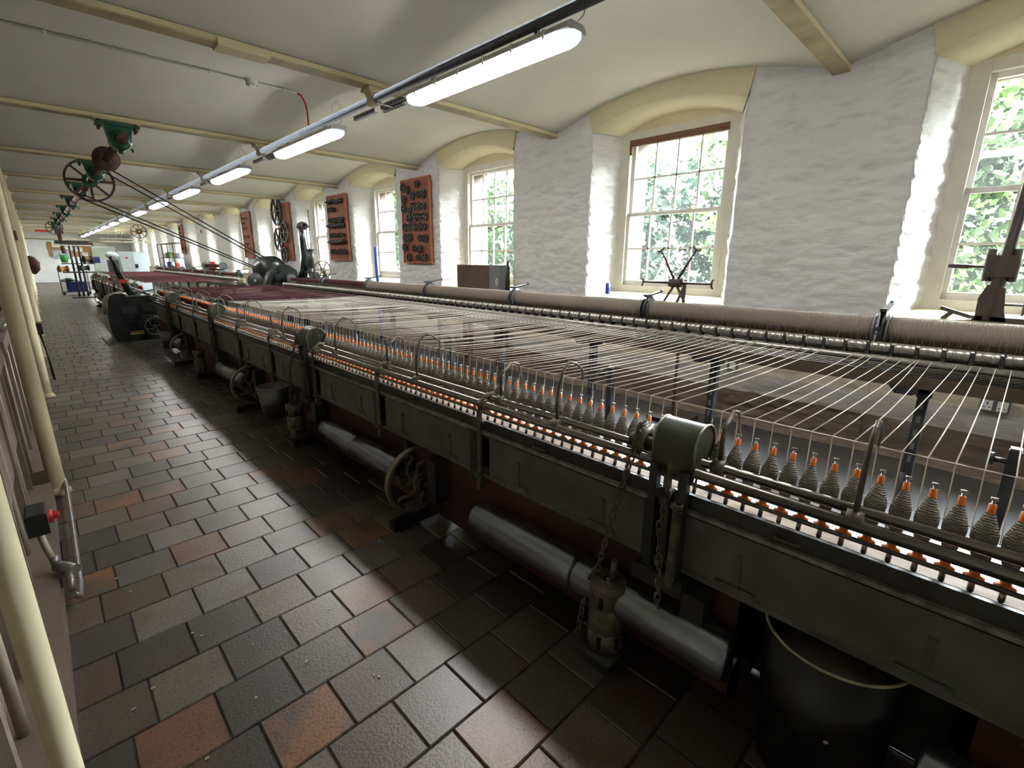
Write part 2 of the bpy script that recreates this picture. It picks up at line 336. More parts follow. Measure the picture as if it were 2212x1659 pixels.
KIDS = {}
def link(name, data, parent=None, loc=None, rot=None, label=None, cat=None, group=None, kind=None):
    o = bpy.data.objects.new(name, data); COL.objects.link(o)
    if parent is not None:
        o.parent = parent; KIDS.setdefault(parent.name, []).append(o)
    if loc is not None: o.location = loc
    if rot is not None: o.rotation_euler = rot
    tag(o, label, cat, group, kind); return o
def tag(o, label=None, cat=None, group=None, kind=None):
    if label: o['label'] = label
    if cat: o['category'] = cat
    if group: o['group'] = group
    if kind: o['kind'] = kind
    return o
def thing(name, label, cat, loc=(0, 0, 0), rot=None, group=None): return link(name, None, None, loc, rot, label, cat, group)
def kids(o): return KIDS.get(o.name, [])
def dup(o, loc, rot=None, label=None, group=None):
    r = o.copy(); COL.objects.link(r); r.location = loc
    if rot is not None: r.rotation_euler = rot
    if label: r['label'] = label
    if group: r['group'] = group
    for ch in kids(o):
        c = ch.copy(); COL.objects.link(c); c.parent = r
        for g in kids(ch):
            d = g.copy(); COL.objects.link(d); d.parent = c
    return r
def arc(c, r, a0, a1, n, plane='xz', sq=1.0):
    out = []
    for i in range(n + 1):
        a = a0 + (a1 - a0) * i / n; p, q = r * math.cos(a), r * math.sin(a) * sq
        out.append((c[0] + p, c[1], c[2] + q) if plane == 'xz' else (c[0], c[1] + p, c[2] + q) if plane == 'yz' else (c[0] + p, c[1] + q, c[2]))
    return out

# ================================================================== THE ROOM
# ---- floor: a mortar bed with quarry tiles, dark oily slab under the machine
ORANGE = [(0.752, 1.691), (0.685, 1.467), (0.054, 1.515), (0.22, 3.301), (0.319, 3.516), (0.368, 1.272), (0.319, 2.625), (-0.026, 2.655), (0.449, 4.013), (0.944, 3.221), (1.107, 2.172), (0.16, 1.12)]
fl = MB(); fl.box((XL, Y0, -0.12), (1.66, Y1, -0.006)); fl.box((1.66, Y0, -0.12), (5.0, Y1, -0.012))
floor = fl.build('floor', 'mortar', kind='structure')
TPX, TPY = 0.2165, 0.219
tb = MB(); tb.bbox((-TPX / 2 + 0.0025, -TPY / 2 + 0.0025, -0.02), (TPX / 2 - 0.0025, TPY / 2 - 0.0025, 0), 0.0035)
tmesh = tb.mesh('tile', 'tile'); omesh = tb.mesh('tile_orange', 'tile_orange')
field = MB(); nt_ = 0
k0 = int((Y0 - 0.94) / TPY)
rt = random.Random(3)
PH = {0: .162, 1: .041, 2: .184, 3: .035}
for k in range(k0, int((Y1 - 0.94) / TPY) + 1):
    yc = 0.94 + TPY * (k + 0.5)
    ph = PH.get(k, (0.04 if k % 2 else 0.165) + rt.uniform(-0.035, 0.035))
    for i in range(-5, 9):
        xc = ph + TPX * (i + 0.5)
        if xc > 1.70 or xc < XL: continue
        z = rt.uniform(-0.0014, 0.0012)
        if -0.26 < xc < 1.45 and 0.42 < yc < 8.4 and nt_ < 300 and not (yc < 1.0 and xc < 0.3):
            org = any(abs(xc - a) < TPX / 2 and abs(yc - b) < TPY / 2 for a, b in ORANGE) or rt.random() < 0.05
            o = link('tile', omesh if org else tmesh, floor, (xc, yc, z), (rt.uniform(-.004, .004), rt.uniform(-.004, .004), 0)); nt_ += 1
        else:
            a, b = TPX / 2 - 0.0025, TPY / 2 - 0.0025
            c_ = 0.003
            field.add([(xc - a, yc - b, z - 0.01), (xc + a, yc - b, z - 0.01), (xc + a, yc + b, z - 0.01), (xc - a, yc + b, z - 0.01),
                       (xc - a + c_, yc - b + c_, z), (xc + a - c_, yc - b + c_, z), (xc + a - c_, yc + b - c_, z), (xc - a + c_, yc + b - c_, z)],
                      [(0, 1, 5, 4), (1, 2, 6, 5), (2, 3, 7, 6), (3, 0, 4, 7), (4, 5, 6, 7)])
field.build('tile_field', 'tile_field', floor, kind='stuff')
sl = MB(); sl.box((1.815, Y0, -0.011), (XW - 0.02, Y1, -0.001)); sl.build('oily_slab', 'oily', floor)
# strip of fluff and dirt along the wall foot
fb = MB(); ny = 160
for j in range(ny + 1):
    y = -2.5 + 24 * j / ny
    a = 4.30 + 0.06 * noise.noise(Vector((y * 1.3, 0, 0)))
    fb.v += [(a, y, 0.001), (a + 0.08, y, 0.008 + 0.008 * noise.noise(Vector((y * 4, 1, 0)))), (XW + 0.01, y, 0.022 + 0.012 * noise.noise(Vector((y * 3, 5, 0))))]
    if j < ny:
        for q in range(2): fb.f.append((j * 3 + q, j * 3 + q + 1, j * 3 + q + 4, j * 3 + q + 3)); fb.sm.append(True)
fb.build('dirt_drift', 'fluff', floor, kind='stuff')

# ---- ceiling: jack arches between beams
cb = MB(); ys = []
n0, n1 = -2, 14
for n in range(n0, n1):
    for i in range(18): ys.append(beam_y(n) + BAY * i / 18)
ys.append(beam_y(n1)); xs = [XL, 0, 1.5, 3, XW + 0.06]
for y in ys:
    for x in xs: cb.v.append((x, y, vault(y)))
m_ = len(xs)
for j in range(len(ys) - 1):
    for i in range(m_ - 1): cb.f.append((j * m_ + i, j * m_ + i + 1, (j + 1) * m_ + i + 1, (j + 1) * m_ + i)); cb.sm.append(True)
ceiling = cb.build('ceiling', 'plaster', kind='structure')
bm_ = MB(); bm_.box((XL, -0.055, 0.012), (XW - 0.004, 0.055, 0.045)); bm_.box((XL, -0.022, 0.045), (XW - 0.004, 0.022, 0.12))
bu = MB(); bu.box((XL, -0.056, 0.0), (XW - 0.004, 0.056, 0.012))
# casting thickening along the flange part way across
bt = MB(); bt.bar((0.55, 0, -0.006), (2.0, 0, -0.006), 0.10, 0.012)
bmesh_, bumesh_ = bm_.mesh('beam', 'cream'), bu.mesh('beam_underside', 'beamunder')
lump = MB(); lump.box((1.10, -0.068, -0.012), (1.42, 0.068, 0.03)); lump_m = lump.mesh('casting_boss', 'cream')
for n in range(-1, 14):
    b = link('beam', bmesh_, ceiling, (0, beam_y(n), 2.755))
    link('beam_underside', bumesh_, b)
    if n == 1: link('casting_boss', lump_m, b)

# ---- window wall
HALF, HALF_F, XF = 0.797, 0.622, 4.85
def stone_disp(p, low):
    q = Vector((p[1] * 2.6 + p[0] * 2.6, p[2] * 6.2, 0))
    d, _ = noise.voronoi(q, distance_metric='DISTANCE')
    j = min(1.0, (d[1] - d[0]) * 2.2)
    f = noise.noise(Vector((p[1] * 7, p[0] * 7, p[2] * 16))) * 0.6 + noise.noise(Vector((p[1] * 17, p[0] * 17, p[2] * 40))) * 0.35
    g1 = noise.noise(Vector((p[1] * 4.2 + p[0] * 4, p[2] * 13 + 1.5 * noise.noise(Vector((p[1] * 2, p[2] * 2, 3))), 2)))
    rdg = (1 - min(1, abs(g1) * 2.6)) ** 2
    d2, _ = noise.voronoi(Vector((p[1] * 4.4 + p[0] * 4.4 + 0.6 * g1, p[2] * 10.5, 7)), distance_metric='DISTANCE')
    return 0.014 * (j - 0.7) + 0.009 * f - 0.005 * rdg + 0.006 * min(1, (d2[1] - d2[0]) * 3)
def arch_z(u, spring, rise, half): return spring + rise * (1 - (u / half) ** 2)
wr = MB()
def strip(n):
    """stone pier between window n and window n+1 with both its reveals"""
    ya, yb = win_y(n) + HALF, win_y(n + 1) - HALF
    near = n <= 1
    res = 0.016 if near else (0.035 if n <= 4 else 0.09)
    path = []
    def seg(p, q, k, first):
        for i in range(0 if first else 1, k + 1): path.append((p[0] + (q[0] - p[0]) * i / k, p[1] + (q[1] - p[1]) * i / k))
    A, B_, C_, D = (XF + .02, win_y(n) + HALF_F - .01), (XW, ya), (XW, yb), (XF + .02, win_y(n + 1) - HALF_F + .01)
    k1 = max(3, int(0.40 / res)); k2 = max(4, int((yb - ya) / res))
    seg(A, B_, k1, True); seg(B_, C_, k2, False); seg(C_, D, k1, False)
    o = len(wr.v); npth = len(path); nz = max(12, int(3.0 / res))
    for i, p in enumerate(path):
        a = path[max(0, i - 1)]; b = path[min(npth - 1, i + 1)]
        d = Vector((b[0] - a[0], b[1] - a[1], 0)).normalized(); nrm = Vector((-d.y, d.x, 0))
        onface = abs(p[0] - XW) < 1e-6
        top = vault(p[1]) + 0.02 if onface else 2.80
        for k in range(nz + 1):
            z = top * k / nz
            q = Vector((p[0], p[1], z)); dd = stone_disp(q, z < 0.25)
            if z < 0.25 and onface: dd *= 1.8
            fade = 1.0 if 0 < i < npth - 1 else 0.0
            corner = 1.0 if (i == k1 or i == k1 + k2) else 0.0
            dd += corner * 0.014 * noise.noise(Vector((z * 17, n * 3.1 + i, 0)))
            wr.v.append(tuple(q + nrm * dd * fade))
    for i in range(npth - 1):
        for k in range(nz):
            wr.f.append((o + i * (nz + 1) + k, o + i * (nz + 1) + k + 1, o + (i + 1) * (nz + 1) + k + 1, o + (i + 1) * (nz + 1) + k)); wr.sm.append(True)
for n in range(-2, 13): strip(n)
for n in range(-1, 14):      # apron below each sill
    y = win_y(n); o = len(wr.v); K, Z = (36, 40) if n < 3 else (8, 10)
    for i in range(K + 1):
        for k in range(Z + 1):
            yy = y - HALF - .02 + (2 * HALF + .04) * i / K; z = 1.02 * k / Z; wr.v.append((XW + 0.012 - 1.4 * stone_disp(Vector((XW, yy, z)), z < .25), yy, z))
    for i in range(K):
        for k in range(Z): wr.f.append((o + i * (Z + 1) + k, o + i * (Z + 1) + k + 1, o + (i + 1) * (Z + 1) + k + 1, o + (i + 1) * (Z + 1) + k)); wr.sm.append(True)
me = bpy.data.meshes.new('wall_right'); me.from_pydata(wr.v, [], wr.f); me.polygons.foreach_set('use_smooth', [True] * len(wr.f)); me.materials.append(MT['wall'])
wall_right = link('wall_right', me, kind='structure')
# yellow arch heads over the openings
SPR, RISE = 2.735, 0.15
ah = MB(); K = 20
def zf(u): return arch_z(u, SPR, RISE, HALF)
def zb(u): return arch_z(u, 2.715, 0.125, HALF_F)
top_pts = []
for i in range(K + 1):
    u = -1 + 2 * i / K
    uf, ub, ut = u * HALF, u * HALF_F, u * (HALF + 0.045)
    zt = vault(win_y(0) + ut) + 0.012
    ah.v += [(XW - 0.014, ut, zt), (XW - 0.014, uf, zf(uf)), (XF, ub, zb(ub)), (XW + 0.05, ut, zt)]
    if i < K:
        o = 4 * i
        ah.f += [(o, o + 1, o + 5, o + 4), (o + 1, o + 2, o + 6, o + 5)]; ah.sm += [False, True]
for e in (0, K):   # the slanting ends of the band
    o = 4 * e; ah.f += [(o, o + 1, o + 3)]; ah.sm += [False]
archm = ah.mesh('arch_head', 'arch')
ty = MB()   # tympanum between frame and soffit
for i in range(K + 1):
    u = (-1 + 2 * i / K) * (HALF_F + 0.02); ty.v += [(XF - 0.004, u, 2.66), (XF - 0.004, u, zb(u) + 0.02)]
    if i < K: ty.f.append((2 * i, 2 * i + 1, 2 * i + 3, 2 * i + 2)); ty.sm.append(False)
tym = ty.mesh('tympanum', 'arch')
sw = MB()   # sloping sill
sw.prism([(XW - 0.02, 0.985), (XW - 0.02, 1.01), (XF, 1.072), (XF + 0.03, 1.072), (XF + 0.03, 0.985)], 'y', -HALF - 0.02, HALF + 0.02)
for i in range(len(sw.v)): pass
silm = sw.mesh('sill', 'arch')
# sash window meshes (origin at window centre on the frame plane)
fr = MB()
for s_ in (-1, 1):
    fr.box((XF - 0.01, min(s_ * 0.527, s_ * 0.64), 1.06), (XF + 0.09, max(s_ * 0.527, s_ * 0.64), 2.74))
fr.box((XF - 0.01, -0.53, 2.662), (XF + 0.09, 0.53, 2.74)); fr.box((XF - 0.014, -0.64, 1.06), (XF + 0.09, 0.64, 1.142))
fr.box((XF - 0.016, -0.575, 1.142), (XF, -0.527, 1.93)); fr.box((XF - 0.016, 0.527, 1.142), (XF, 0.575, 1.93))
frm = fr.mesh('frame', 'casing')
def sash(x, z0, z1, name):
    m = MB(); st = 0.036
    m.box((x - 0.018, -0.527, z0), (x + 0.018, -0.527 + st, z1)); m.box((x - 0.018, 0.527 - st, z0), (x + 0.018, 0.527, z1))
    m.box((x - 0.018, -0.527, z0), (x + 0.018, 0.527, z0 + (0.055 if name == 'lower_sash' else 0.036))); m.box((x - 0.018, -0.527, z1 - 0.036), (x + 0.018, 0.527, z1))
    zl = z0 + (0.055 if name == 'lower_sash' else 0.036); zh = z1 - 0.036; zm = (zl + zh) / 2; w_ = (2 * 0.527 - 2 * st)
    for i in (1, 2, 3): y = -0.527 + st + w_ * i / 4; m.box((x - 0.013, y - 0.009, zl), (x + 0.013, y + 0.009, zh))
    m.box((x - 0.013, -0.5, zm - 0.009), (x + 0.013, 0.5, zm + 0.009))
    panes = [(x, -0.527 + st + w_ * (i + 0.5) / 4, (zl + zm) / 2 if r == 0 else (zm + zh) / 2) for i in range(4) for r in (0, 1)]
    return m.mesh(name, 'white'), panes, (w_ / 4, (zh - zl) / 2)
lsm, lp, pd = sash(XF + 0.030, 1.142, 1.925, 'lower_sash'); usm, up, pd2 = sash(XF + 0.068, 1.895, 2.662, 'upper_sash')
pm = MB(); pm.add([(0, -pd[0] / 2, -pd2[1] / 2 - .006), (0, pd[0] / 2, -pd2[1] / 2 - .006), (0, pd[0] / 2, pd2[1] / 2 + .006), (0, -pd[0] / 2, pd2[1] / 2 + .006)], [(0, 1, 2, 3)])
panem = pm.mesh('pane', 'glass')
lk = MB(); lk.box((-0.02, -0.022, 0), (0.02, 0.022, 0.008)); lk.cyl((-0.005, 0, 0.008), (-0.005, 0, 0.03), 0.006, n=8); lk.bar((-0.005, 0, 0.03), (-0.005, 0.03, 0.036), 0.008, 0.008)
lockm = lk.mesh('sash_lock', 'brass')
WIN = []
for n in range(-1, 13):
    y = win_y(n)
    wn = link('window_%d' % (n + 2), None, None, (0, y, 0), kind='structure'); WIN.append(wn)
    link('arch_head', archm, wn); link('tympanum', tym, wn); link('sill', silm, wn); link('frame', frm, wn)
    u_ = link('upper_sash', usm, wn); l_ = link('lower_sash', lsm, wn)
    for s_, P_ in ((l_, lp), (u_, up)):
        for c_ in P_: link('pane', panem, s_, c_)
    for yy in (-0.2, 0.2): link('sash_lock', lockm, l_, (XF + 0.036, yy, 1.925))
rb = MB(); rb.box((XF - 0.02, -0.53, 2.60), (XF + 0.01, 0.53, 2.665)); rb.box((XF - 0.02, 0.50, 2.52), (XF + 0.005, 0.53, 2.60))
rb.build('top_batten', 'bare', WIN[1], label='bare brown timber batten across the top of the sash')
ex = MB()   # the outer leaf of the wall
for n in range(-2, 13):
    ex.box((XF + 0.09, win_y(n) + 0.545, -1.2), (5.25, win_y(n + 1) - 0.545, 4.2))
for n in range(-1, 13):
    ex.box((XF + 0.09, win_y(n) - 0.6, 2.69), (5.25, win_y(n) + 0.6, 4.2)); ex.box((XF + 0.09, win_y(n) - 0.6, -1.2), (5.25, win_y(n) + 0.6, 1.13))
ex.box((XF + 0.09, -3.6, -1.2), (5.25, win_y(-2) + 0.545, 4.2)); ex.box((XF + 0.09, win_y(12) + 0.5, -1.2), (5.25, 40, 4.2))
ex.build('wall_outside', 'pinkstone', kind='structure')
wb = MB(); wb.box((XL, Y1, -0.1), (5.0, Y1 + 0.2, 3.2)); wall_far = wb.build('wall_far', 'farwall', kind='structure')
wb = MB()
for r in range(11):
    for c_ in range(13):
        x0 = -0.6 + 0.42 * c_ + (0.21 if r % 2 else 0); z0 = 0.02 + 0.215 * r
        wb.bbox((x0, -0.014, z0), (x0 + 0.41, 0.0, z0 + 0.207), 0.0)
wb.build('block_courses', 'farwall', wall_far, (0, Y1, 0), kind='stuff')
wb = MB(); wb.box((XL - 0.2, Y0, -0.1), (XL, Y1, 3.2)); wb.build('wall_left', 'leftwall', kind='structure')  # unseen; stands near the aisle to hold the left side darker
wb = MB(); wb.box((XL, Y0 - 0.2, -0.1), (5.0, Y0, 3.2)); wb.build('wall_back', 'farwall', kind='structure')
rf = MB(); rf.box((XL - 0.2, Y0 - 0.2, 3.15), (5.25, Y1 + 0.2, 3.3)); rf.build('ceiling_deck', 'plaster', ceiling)

# ---- outdoors
g = MB(); g.box((5.25, -25, -1.3), (60, 60, -0.9)); g.build('lawn', 'grass', kind='structure')
def crown_mesh(seed, m, r, h, nleaf):
    rr = random.Random(seed); mb = MB(); blobs = []
    for i in range(22):
        a = rr.uniform(0, 2 * PI); q = rr.uniform(0, 1) ** 0.5 * r; blobs.append((q * math.cos(a), q * math.sin(a), rr.uniform(0.05, 1) * h, rr.uniform(0.35, 0.6) * r))
    for i in range(nleaf):
        bx, by, bz, br = rr.choice(blobs); a = rr.uniform(0, 2 * PI); c_ = rr.uniform(-1, 1); s_ = math.sqrt(1 - c_ * c_); k = br * rr.uniform(0.75, 1.05)
        p = Vector((bx + k * s_ * math.cos(a), by + k * s_ * math.sin(a), bz + k * c_)); e = rr.uniform(0.05, 0.115)
        u = Vector((rr.uniform(-1, 1), rr.uniform(-1, 1), rr.uniform(-1, 1))).normalized(); v_ = u.orthogonal().normalized()
        mb.add([p - u * e, p + v_ * e * 0.6, p + u * e, p - v_ * e * 0.6], [(0, 1, 2, 3)])
    return mb.mesh('foliage', m)
CR = [crown_mesh(1, 'leaf', 2.0, 3.6, 20000), crown_mesh(2, 'leaf2', 2.0, 3.4, 20000), crown_mesh(5, 'leaf', 1.0, 1.2, 9000)]
tk = MB(); tk.tube([(0, 0, -0.3), (0.06, 0.05, 0.8), (-0.05, 0.1, 1.7), (0.05, 0.0, 3.4)], [0.26, 0.2, 0.17, 0.08], 9); tk.tube([(-0.03, 0.1, 1.6), (0.4, 0.6, 2.3), (0.7, 1.0, 3.3)], [0.12, 0.09, 0.04], 7); tk.tube([(0, 0.05, 1.9), (-0.3, -0.7, 2.7), (-0.6, -1.1, 3.6)], [0.1, 0.07, 0.04], 7)
trunkm = tk.mesh('trunk', 'bark')
spots = [(9.8, 2.2, 0, 'pale-trunked tree outside the window behind the winding reel'), (9.4, 7.6, 1, 'dense tree outside the window behind the brown box'), (10, 13, 0, 'bright green tree outside, third in the row from the winding reel'),
         (9.6, 18.5, 1, 'green tree outside, fourth in the row from the winding reel'), (10, 24, 0, 'farthest green tree outside beyond the windows'), (9.8, -3.4, 1, 'dense tree outside the window at the right edge')]
spots += [(14.2, -1.0, 0, 'tree farther back between the two trees nearest the right edge'), (14.0, 4.6, 1, 'tree farther back, seen in the left half of the reel window'), (14.4, 10.4, 0, 'tree farther back behind the box window'), (14.2, 16.0, 1, 'tree farther back behind the third and fourth row trees'), (14.2, -7.5, 1, 'tree farther back at the extreme right outside')]
for i, (x, y, c_, lb) in enumerate(spots):
    t = thing('tree', lb, 'tree', (x, y, -0.9), (0, 0, i * 1.3), 'trees outside the windows')
    link('trunk', trunkm, t); link('foliage', CR[c_], t, (0, 0, 1.3))
where = ['right of the wooden winding stand', 'behind the wooden winding stand', 'in the window with the winding reel', 'in the left half of the reel window', 'in the window behind the brown box', 'in the third window from the right edge', 'in the fourth window from the right edge']
for i, y in enumerate((-3.3, -0.4, 2.3, 4.9, 7.7, 10.6, 13.4)):
    t = thing('bush', 'low bright green bush outside, ' + where[i], 'bush', (7.35, y, -0.95), (0, 0, i), 'bushes outside the windows'); link('foliage', CR[2], t, (0, 0, 0.25))
hb = MB(); hb.box((24, -8, -1), (30, 9, 3.2)); hb.prism([(23.6, 3.2), (27, 5.4), (30.4, 3.2)], 'y', -8.3, 9.3)
ho = thing('house', 'pink sandstone house far outside behind the trees', 'building', (0, 0, 0)); hb.build('wall', 'pinkstone', ho)
hw = MB(); hw.box((23.93, -0.4, 0), (24.0, 0.4, 1.3)); hwm = hw.mesh('window', 'print')
for y in (-6, -3, 0, 3, 6): link('window', hwm, ho, (0, y, 0.6))

# ================================================================== CEILING FITTINGS
LX, LZ = 2.235, 2.68      # the lighting pipe
pp = MB(); pp.cyl((LX, Y0 + .1, LZ), (LX, Y1 - .02, LZ), 0.030, n=14)
for n in range(0, 14): pp.cyl((LX, beam_y(n) - 0.05, LZ), (LX, beam_y(n) + 0.05, LZ), 0.036, n=14)
tag(pp.build('lighting_pipe', 'pipe'), 'long dark grey steel pipe under the beams that carries the strip lights', 'pipe')
def make_lamp():
    t = thing('strip_light', 'lit white strip light on the ceiling pipe', 'ceiling light', (0, 0, 0), None, 'strip lights in a row along the ceiling')
    L = 0.785; prof = [(-0.080, 0.0), (-0.076, 0.026), (-0.05, 0.042), (0.05, 0.042), (0.076, 0.026), (0.080, 0.0)]
    b = MB(); b.prism([(a, c) for a, c in prof], 'y', -L, L); b.build('housing', 'lampbody', t)
    l = MB(); sec = [(-0.076, 0.0), (-0.072, -0.028), (-0.05, -0.048), (0.0, -0.055), (0.05, -0.048), (0.072, -0.028), (0.076, 0.0)]
    l.prism(sec, 'y', -L + 0.075, L - 0.075); l.build('diffuser', 'lens', t)
    for s_ in (-1, 1):
        e = MB(); vs = []; K = 5
        for i in range(K + 1):
            f = i / K; sc = math.sqrt(max(0.02, 1 - f * f * 0.85)); vs += [(a * sc, s_ * (L - 0.075 + 0.085 * f), c * (0.3 + 0.7 * sc)) for a, c in sec]
        m = len(sec); fs = [(i * m + k, i * m + k + 1, (i + 1) * m + k + 1, (i + 1) * m + k) for i in range(K) for k in range(m - 1)]
        fs.append(tuple(K * m + k for k in range(m))); e.add(vs, fs, True); e.build('end_cap', 'lensend', t)
    c = MB(); c.box((-0.084, -0.008, -0.014), (-0.073, 0.008, 0.03)); cm = c.mesh('clip', 'plastic_white')
    for s_ in (0, 1):
        for i in range(6): link('clip', cm, t, (0 if s_ == 0 else 0.157, -0.62 + 1.24 * i / 5, 0))
    st = MB(); st.box((-0.012, -0.012, 0.034), (0.012, 0.012, 0.09)); stp = st.mesh('strap', 'strut')
    for yy in (-0.5, 0.5): link('strap', stp, t, (0, yy, 0))
    return t
lamp = make_lamp(); LAMPY = [2.61 + 2.79 * n for n in range(13)]
nm = ['nearest', 'second', 'third', 'fourth', 'fifth', 'sixth', 'seventh', 'eighth', 'ninth', 'tenth', 'eleventh', 'twelfth', 'farthest']
lamp.location = (LX + 0.02, LAMPY[0], 2.575); lamp['label'] = 'nearest and largest lit strip light on the ceiling pipe'
for i, y in enumerate(LAMPY[1:], 1): dup(lamp, (LX + 0.02, y, 2.575), label=nm[i] + ' lit strip light along the ceiling pipe, counted from the near end')
dup(lamp, (LX + 0.02, LAMPY[0] - 2.79, 2.575), label='lit strip light on the ceiling pipe above and behind the viewer')
def make_hanger():
    t = thing('pipe_hanger', 'cream cast hanger clamping the lighting pipe under a beam', 'pipe hanger', (0, 0, 0), None, 'pipe hangers under the ceiling beams')
    c = MB(); c.box((-0.075, -0.07, 0.045), (0.075, 0.07, 0.07)); c.prism([(-0.06, 0.05), (-0.035, 0.0), (-0.045, -0.035), (-0.02, -0.05), (0.02, -0.05), (0.045, -0.035), (0.035, 0.0), (0.06, 0.05)], 'y', -0.045, 0.045)
    c.build('clamp', 'cream', t)
    s_ = MB()
    # perforated angle strips hung beside and under the pipe
    for y0, y1, z in ((-0.60, -0.05, -0.062), (0.05, 0.42, -0.062)): s_.box((0.028, y0, z - 0.018), (0.032, y1, z + 0.018)); s_.box((0.032, y0, z - 0.018), (0.062, y1, z - 0.014))
    s_.box((-0.09, -0.22, -0.088), (0.09, -0.18, -0.084)); s_.box((-0.09, -0.22, -0.088), (-0.086, -0.18, -0.05)); s_.box((0.05, -0.34, -0.09), (0.09, -0.02, -0.086))
    st = s_.build('perforated_strut', 'strut', t)
    h = MB()
    for i in range(12):
        y = -0.57 + 0.042 * i; h.box((0.0272, y, -0.068), (0.0282, y + 0.024, -0.056)); h.box((0.038, y, -0.0812), (0.056, y + 0.024, -0.0798))
    for i in range(8): y = 0.07 + 0.042 * i; h.box((0.0272, y, -0.068), (0.0282, y + 0.024, -0.056))
    for i in range(6): h.box((0.06, -0.32 + 0.05 * i, -0.0912), (0.08, -0.295 + 0.05 * i, -0.0898))
    h.build('slots', 'hole', st, kind='stuff')
    r = MB(); r.box((0.07, -0.40, -0.07), (0.10, -0.36, -0.03)); r.build('red_tag', 'red', t, label='small red connector')
    return t
hg = make_hanger(); ordn = ['nearest', 'second', 'third', 'fourth', 'fifth', 'sixth', 'seventh', 'eighth', 'ninth', 'tenth', 'eleventh', 'twelfth', 'farthest']
for i in range(13):
    lb = ordn[i] + ' cream hanger clamping the lighting pipe under a beam, from the near end'
    if i == 0: hg.location = (LX, beam_y(1), LZ); hg['label'] = lb
    else: dup(hg, (LX, beam_y(i + 1), LZ), label=lb)
# thin cable loops above the lamp ends
for i in range(4):
    y = LAMPY[i] - 0.80; c = MB()
    c.tube([(LX + 0.02, y + 0.05, 2.60), (LX + .03, y - 0.02, 2.64), (LX + .02, y - 0.05, 2.72), (LX - .02, y - 0.05, 2.80), (LX - .05, y - .02, 2.76), (LX - .03, y, 2.70), (LX + .03, y - 0.04, 2.66)], 0.004, 6)
    tag(c.build('lamp_cable', 'plastic_white'), 'thin white cable loop at the near end of the %s strip light' % nm[i], 'cable', 'cable loops at the strip lights')
# white surface pipe, detector and red cable in the second bay
y = 5.32; zc = vault(y)
wp = MB(); wp.tube([(XL + .01, y, zc - 0.012), (2.12, y, zc - 0.012), (2.18, y, zc - 0.016)], 0.011, 8)
for x in (-0.3, 0.35, 1.42, 2.05): wp.cyl((x, y, zc + 0.0), (x, y, zc - 0.032), 0.016, n=8)
tag(wp.build('ceiling_conduit', 'plastic_white'), 'thin white conduit run across the vault to the smoke detector', 'conduit')
dt = thing('smoke_detector', 'white round smoke detector on the vault', 'smoke detector', (1.76, y, zc))
m = MB(); m.lathe([(0.0, 0.052), (-0.022, 0.052), (-0.024, 0.046)], (0, 0, 0), (0, 0, 1), 18); m.build('base', 'plastic_white', dt)
m = MB(); m.lathe([(-0.022, 0.046), (-0.04, 0.05), (-0.052, 0.04), (-0.058, 0.0)], (0, 0, 0), (0, 0, 1), 18); m.build('cap', 'plastic_white', dt)
m = MB()
for k in range(8): a = k * PI / 4; m.box((0.04 * math.cos(a) - .006, 0.04 * math.sin(a) - .006, -0.05), (0.04 * math.cos(a) + .006, 0.04 * math.sin(a) + .006, -0.036))
m.build('vent', 'hole', dt)
m = MB(); m.tube([(2.17, y, zc - .014), (2.22, y, zc - .03), (2.255, y, zc - .09), (2.268, y, zc - .17), (2.268, y, 2.712)], 0.009, 8)
tag(m.build('red_cable', 'red'), 'short red cable dropping from the white conduit to the pipe', 'cable')

# ---- line shaft with hangers, pulleys and ropes
SX, SZ = 0.86, 2.575
sh = thing('line_shaft', 'overhead iron line shaft with pulleys running down the ceiling', 'line shaft', (SX, 6.5, SZ))
m = MB(); m.cyl((0, -0.12, 0), (0, 21.2, 0), 0.042, n=12)
for yy in (1.9, 4.9, 7.6, 10.4, 13.2, 16): m.cyl((0, yy, 0), (0, yy + .16, 0), 0.055, n=12)
m.build('shaft', 'rust', sh)
def spoked(r, rim, n, w, hub, curve=0.0, rs=0.016, hubw=None):
    """spoked wheel about the y axis"""
    a = MB(); a.ring((0, 0, 0), (0, 1, 0), r - rim, r, w, 40)
    b = MB()
    hubw = hubw or w * 1.3
    b.cyl((0, -hubw / 2, 0), (0, hubw / 2, 0), hub, n=16)
    c = MB()
    for k in range(n):
        g = 2 * PI * k / n; pts = []
        for i in range(7):
            f = i / 6; q = hub * 0.7 + (r - rim * 0.6 - hub * 0.7) * f; h = g + curve * math.sin(f * 2 * PI) * 0.5
            pts.append((q * math.cos(h), 0, q * math.sin(h)))
        if curve: c.tube(pts, rs, 7)
        else: c.bar(pts[0], pts[-1], w * 0.5, rs * 2, (0, 1, 0))
    return a, b, c
a, b, c = spoked(0.31, 0.028, 8, 0.06, 0.10, rs=0.017)
pl = a.build('pulley_rim', 'rust', sh, (0, 3.9, 0)); b.build('pulley_hub', 'green', pl, label='green pulley hub'); c.build('pulley_spokes', 'rust', pl)
m = MB(); m.lathe([(-.05, .05), (-.05, .135), (-.03, .135), (-.012, .08), (.012, .08), (.03, .135), (.05, .135), (.05, .05)], (0, 0, 0), (0, 1, 0), 24); m.build('grooved_pulley', 'rust', sh, (0, 1.5, 0))
a, b, c = spoked(0.27, 0.025, 8, 0.06, 0.09, rs=0.015)
pl = a.build('pulley_rim', 'rust', sh, (0, 20.9, 0)); b.build('pulley_hub', 'green', pl); c.build('pulley_spokes', 'rust', pl)
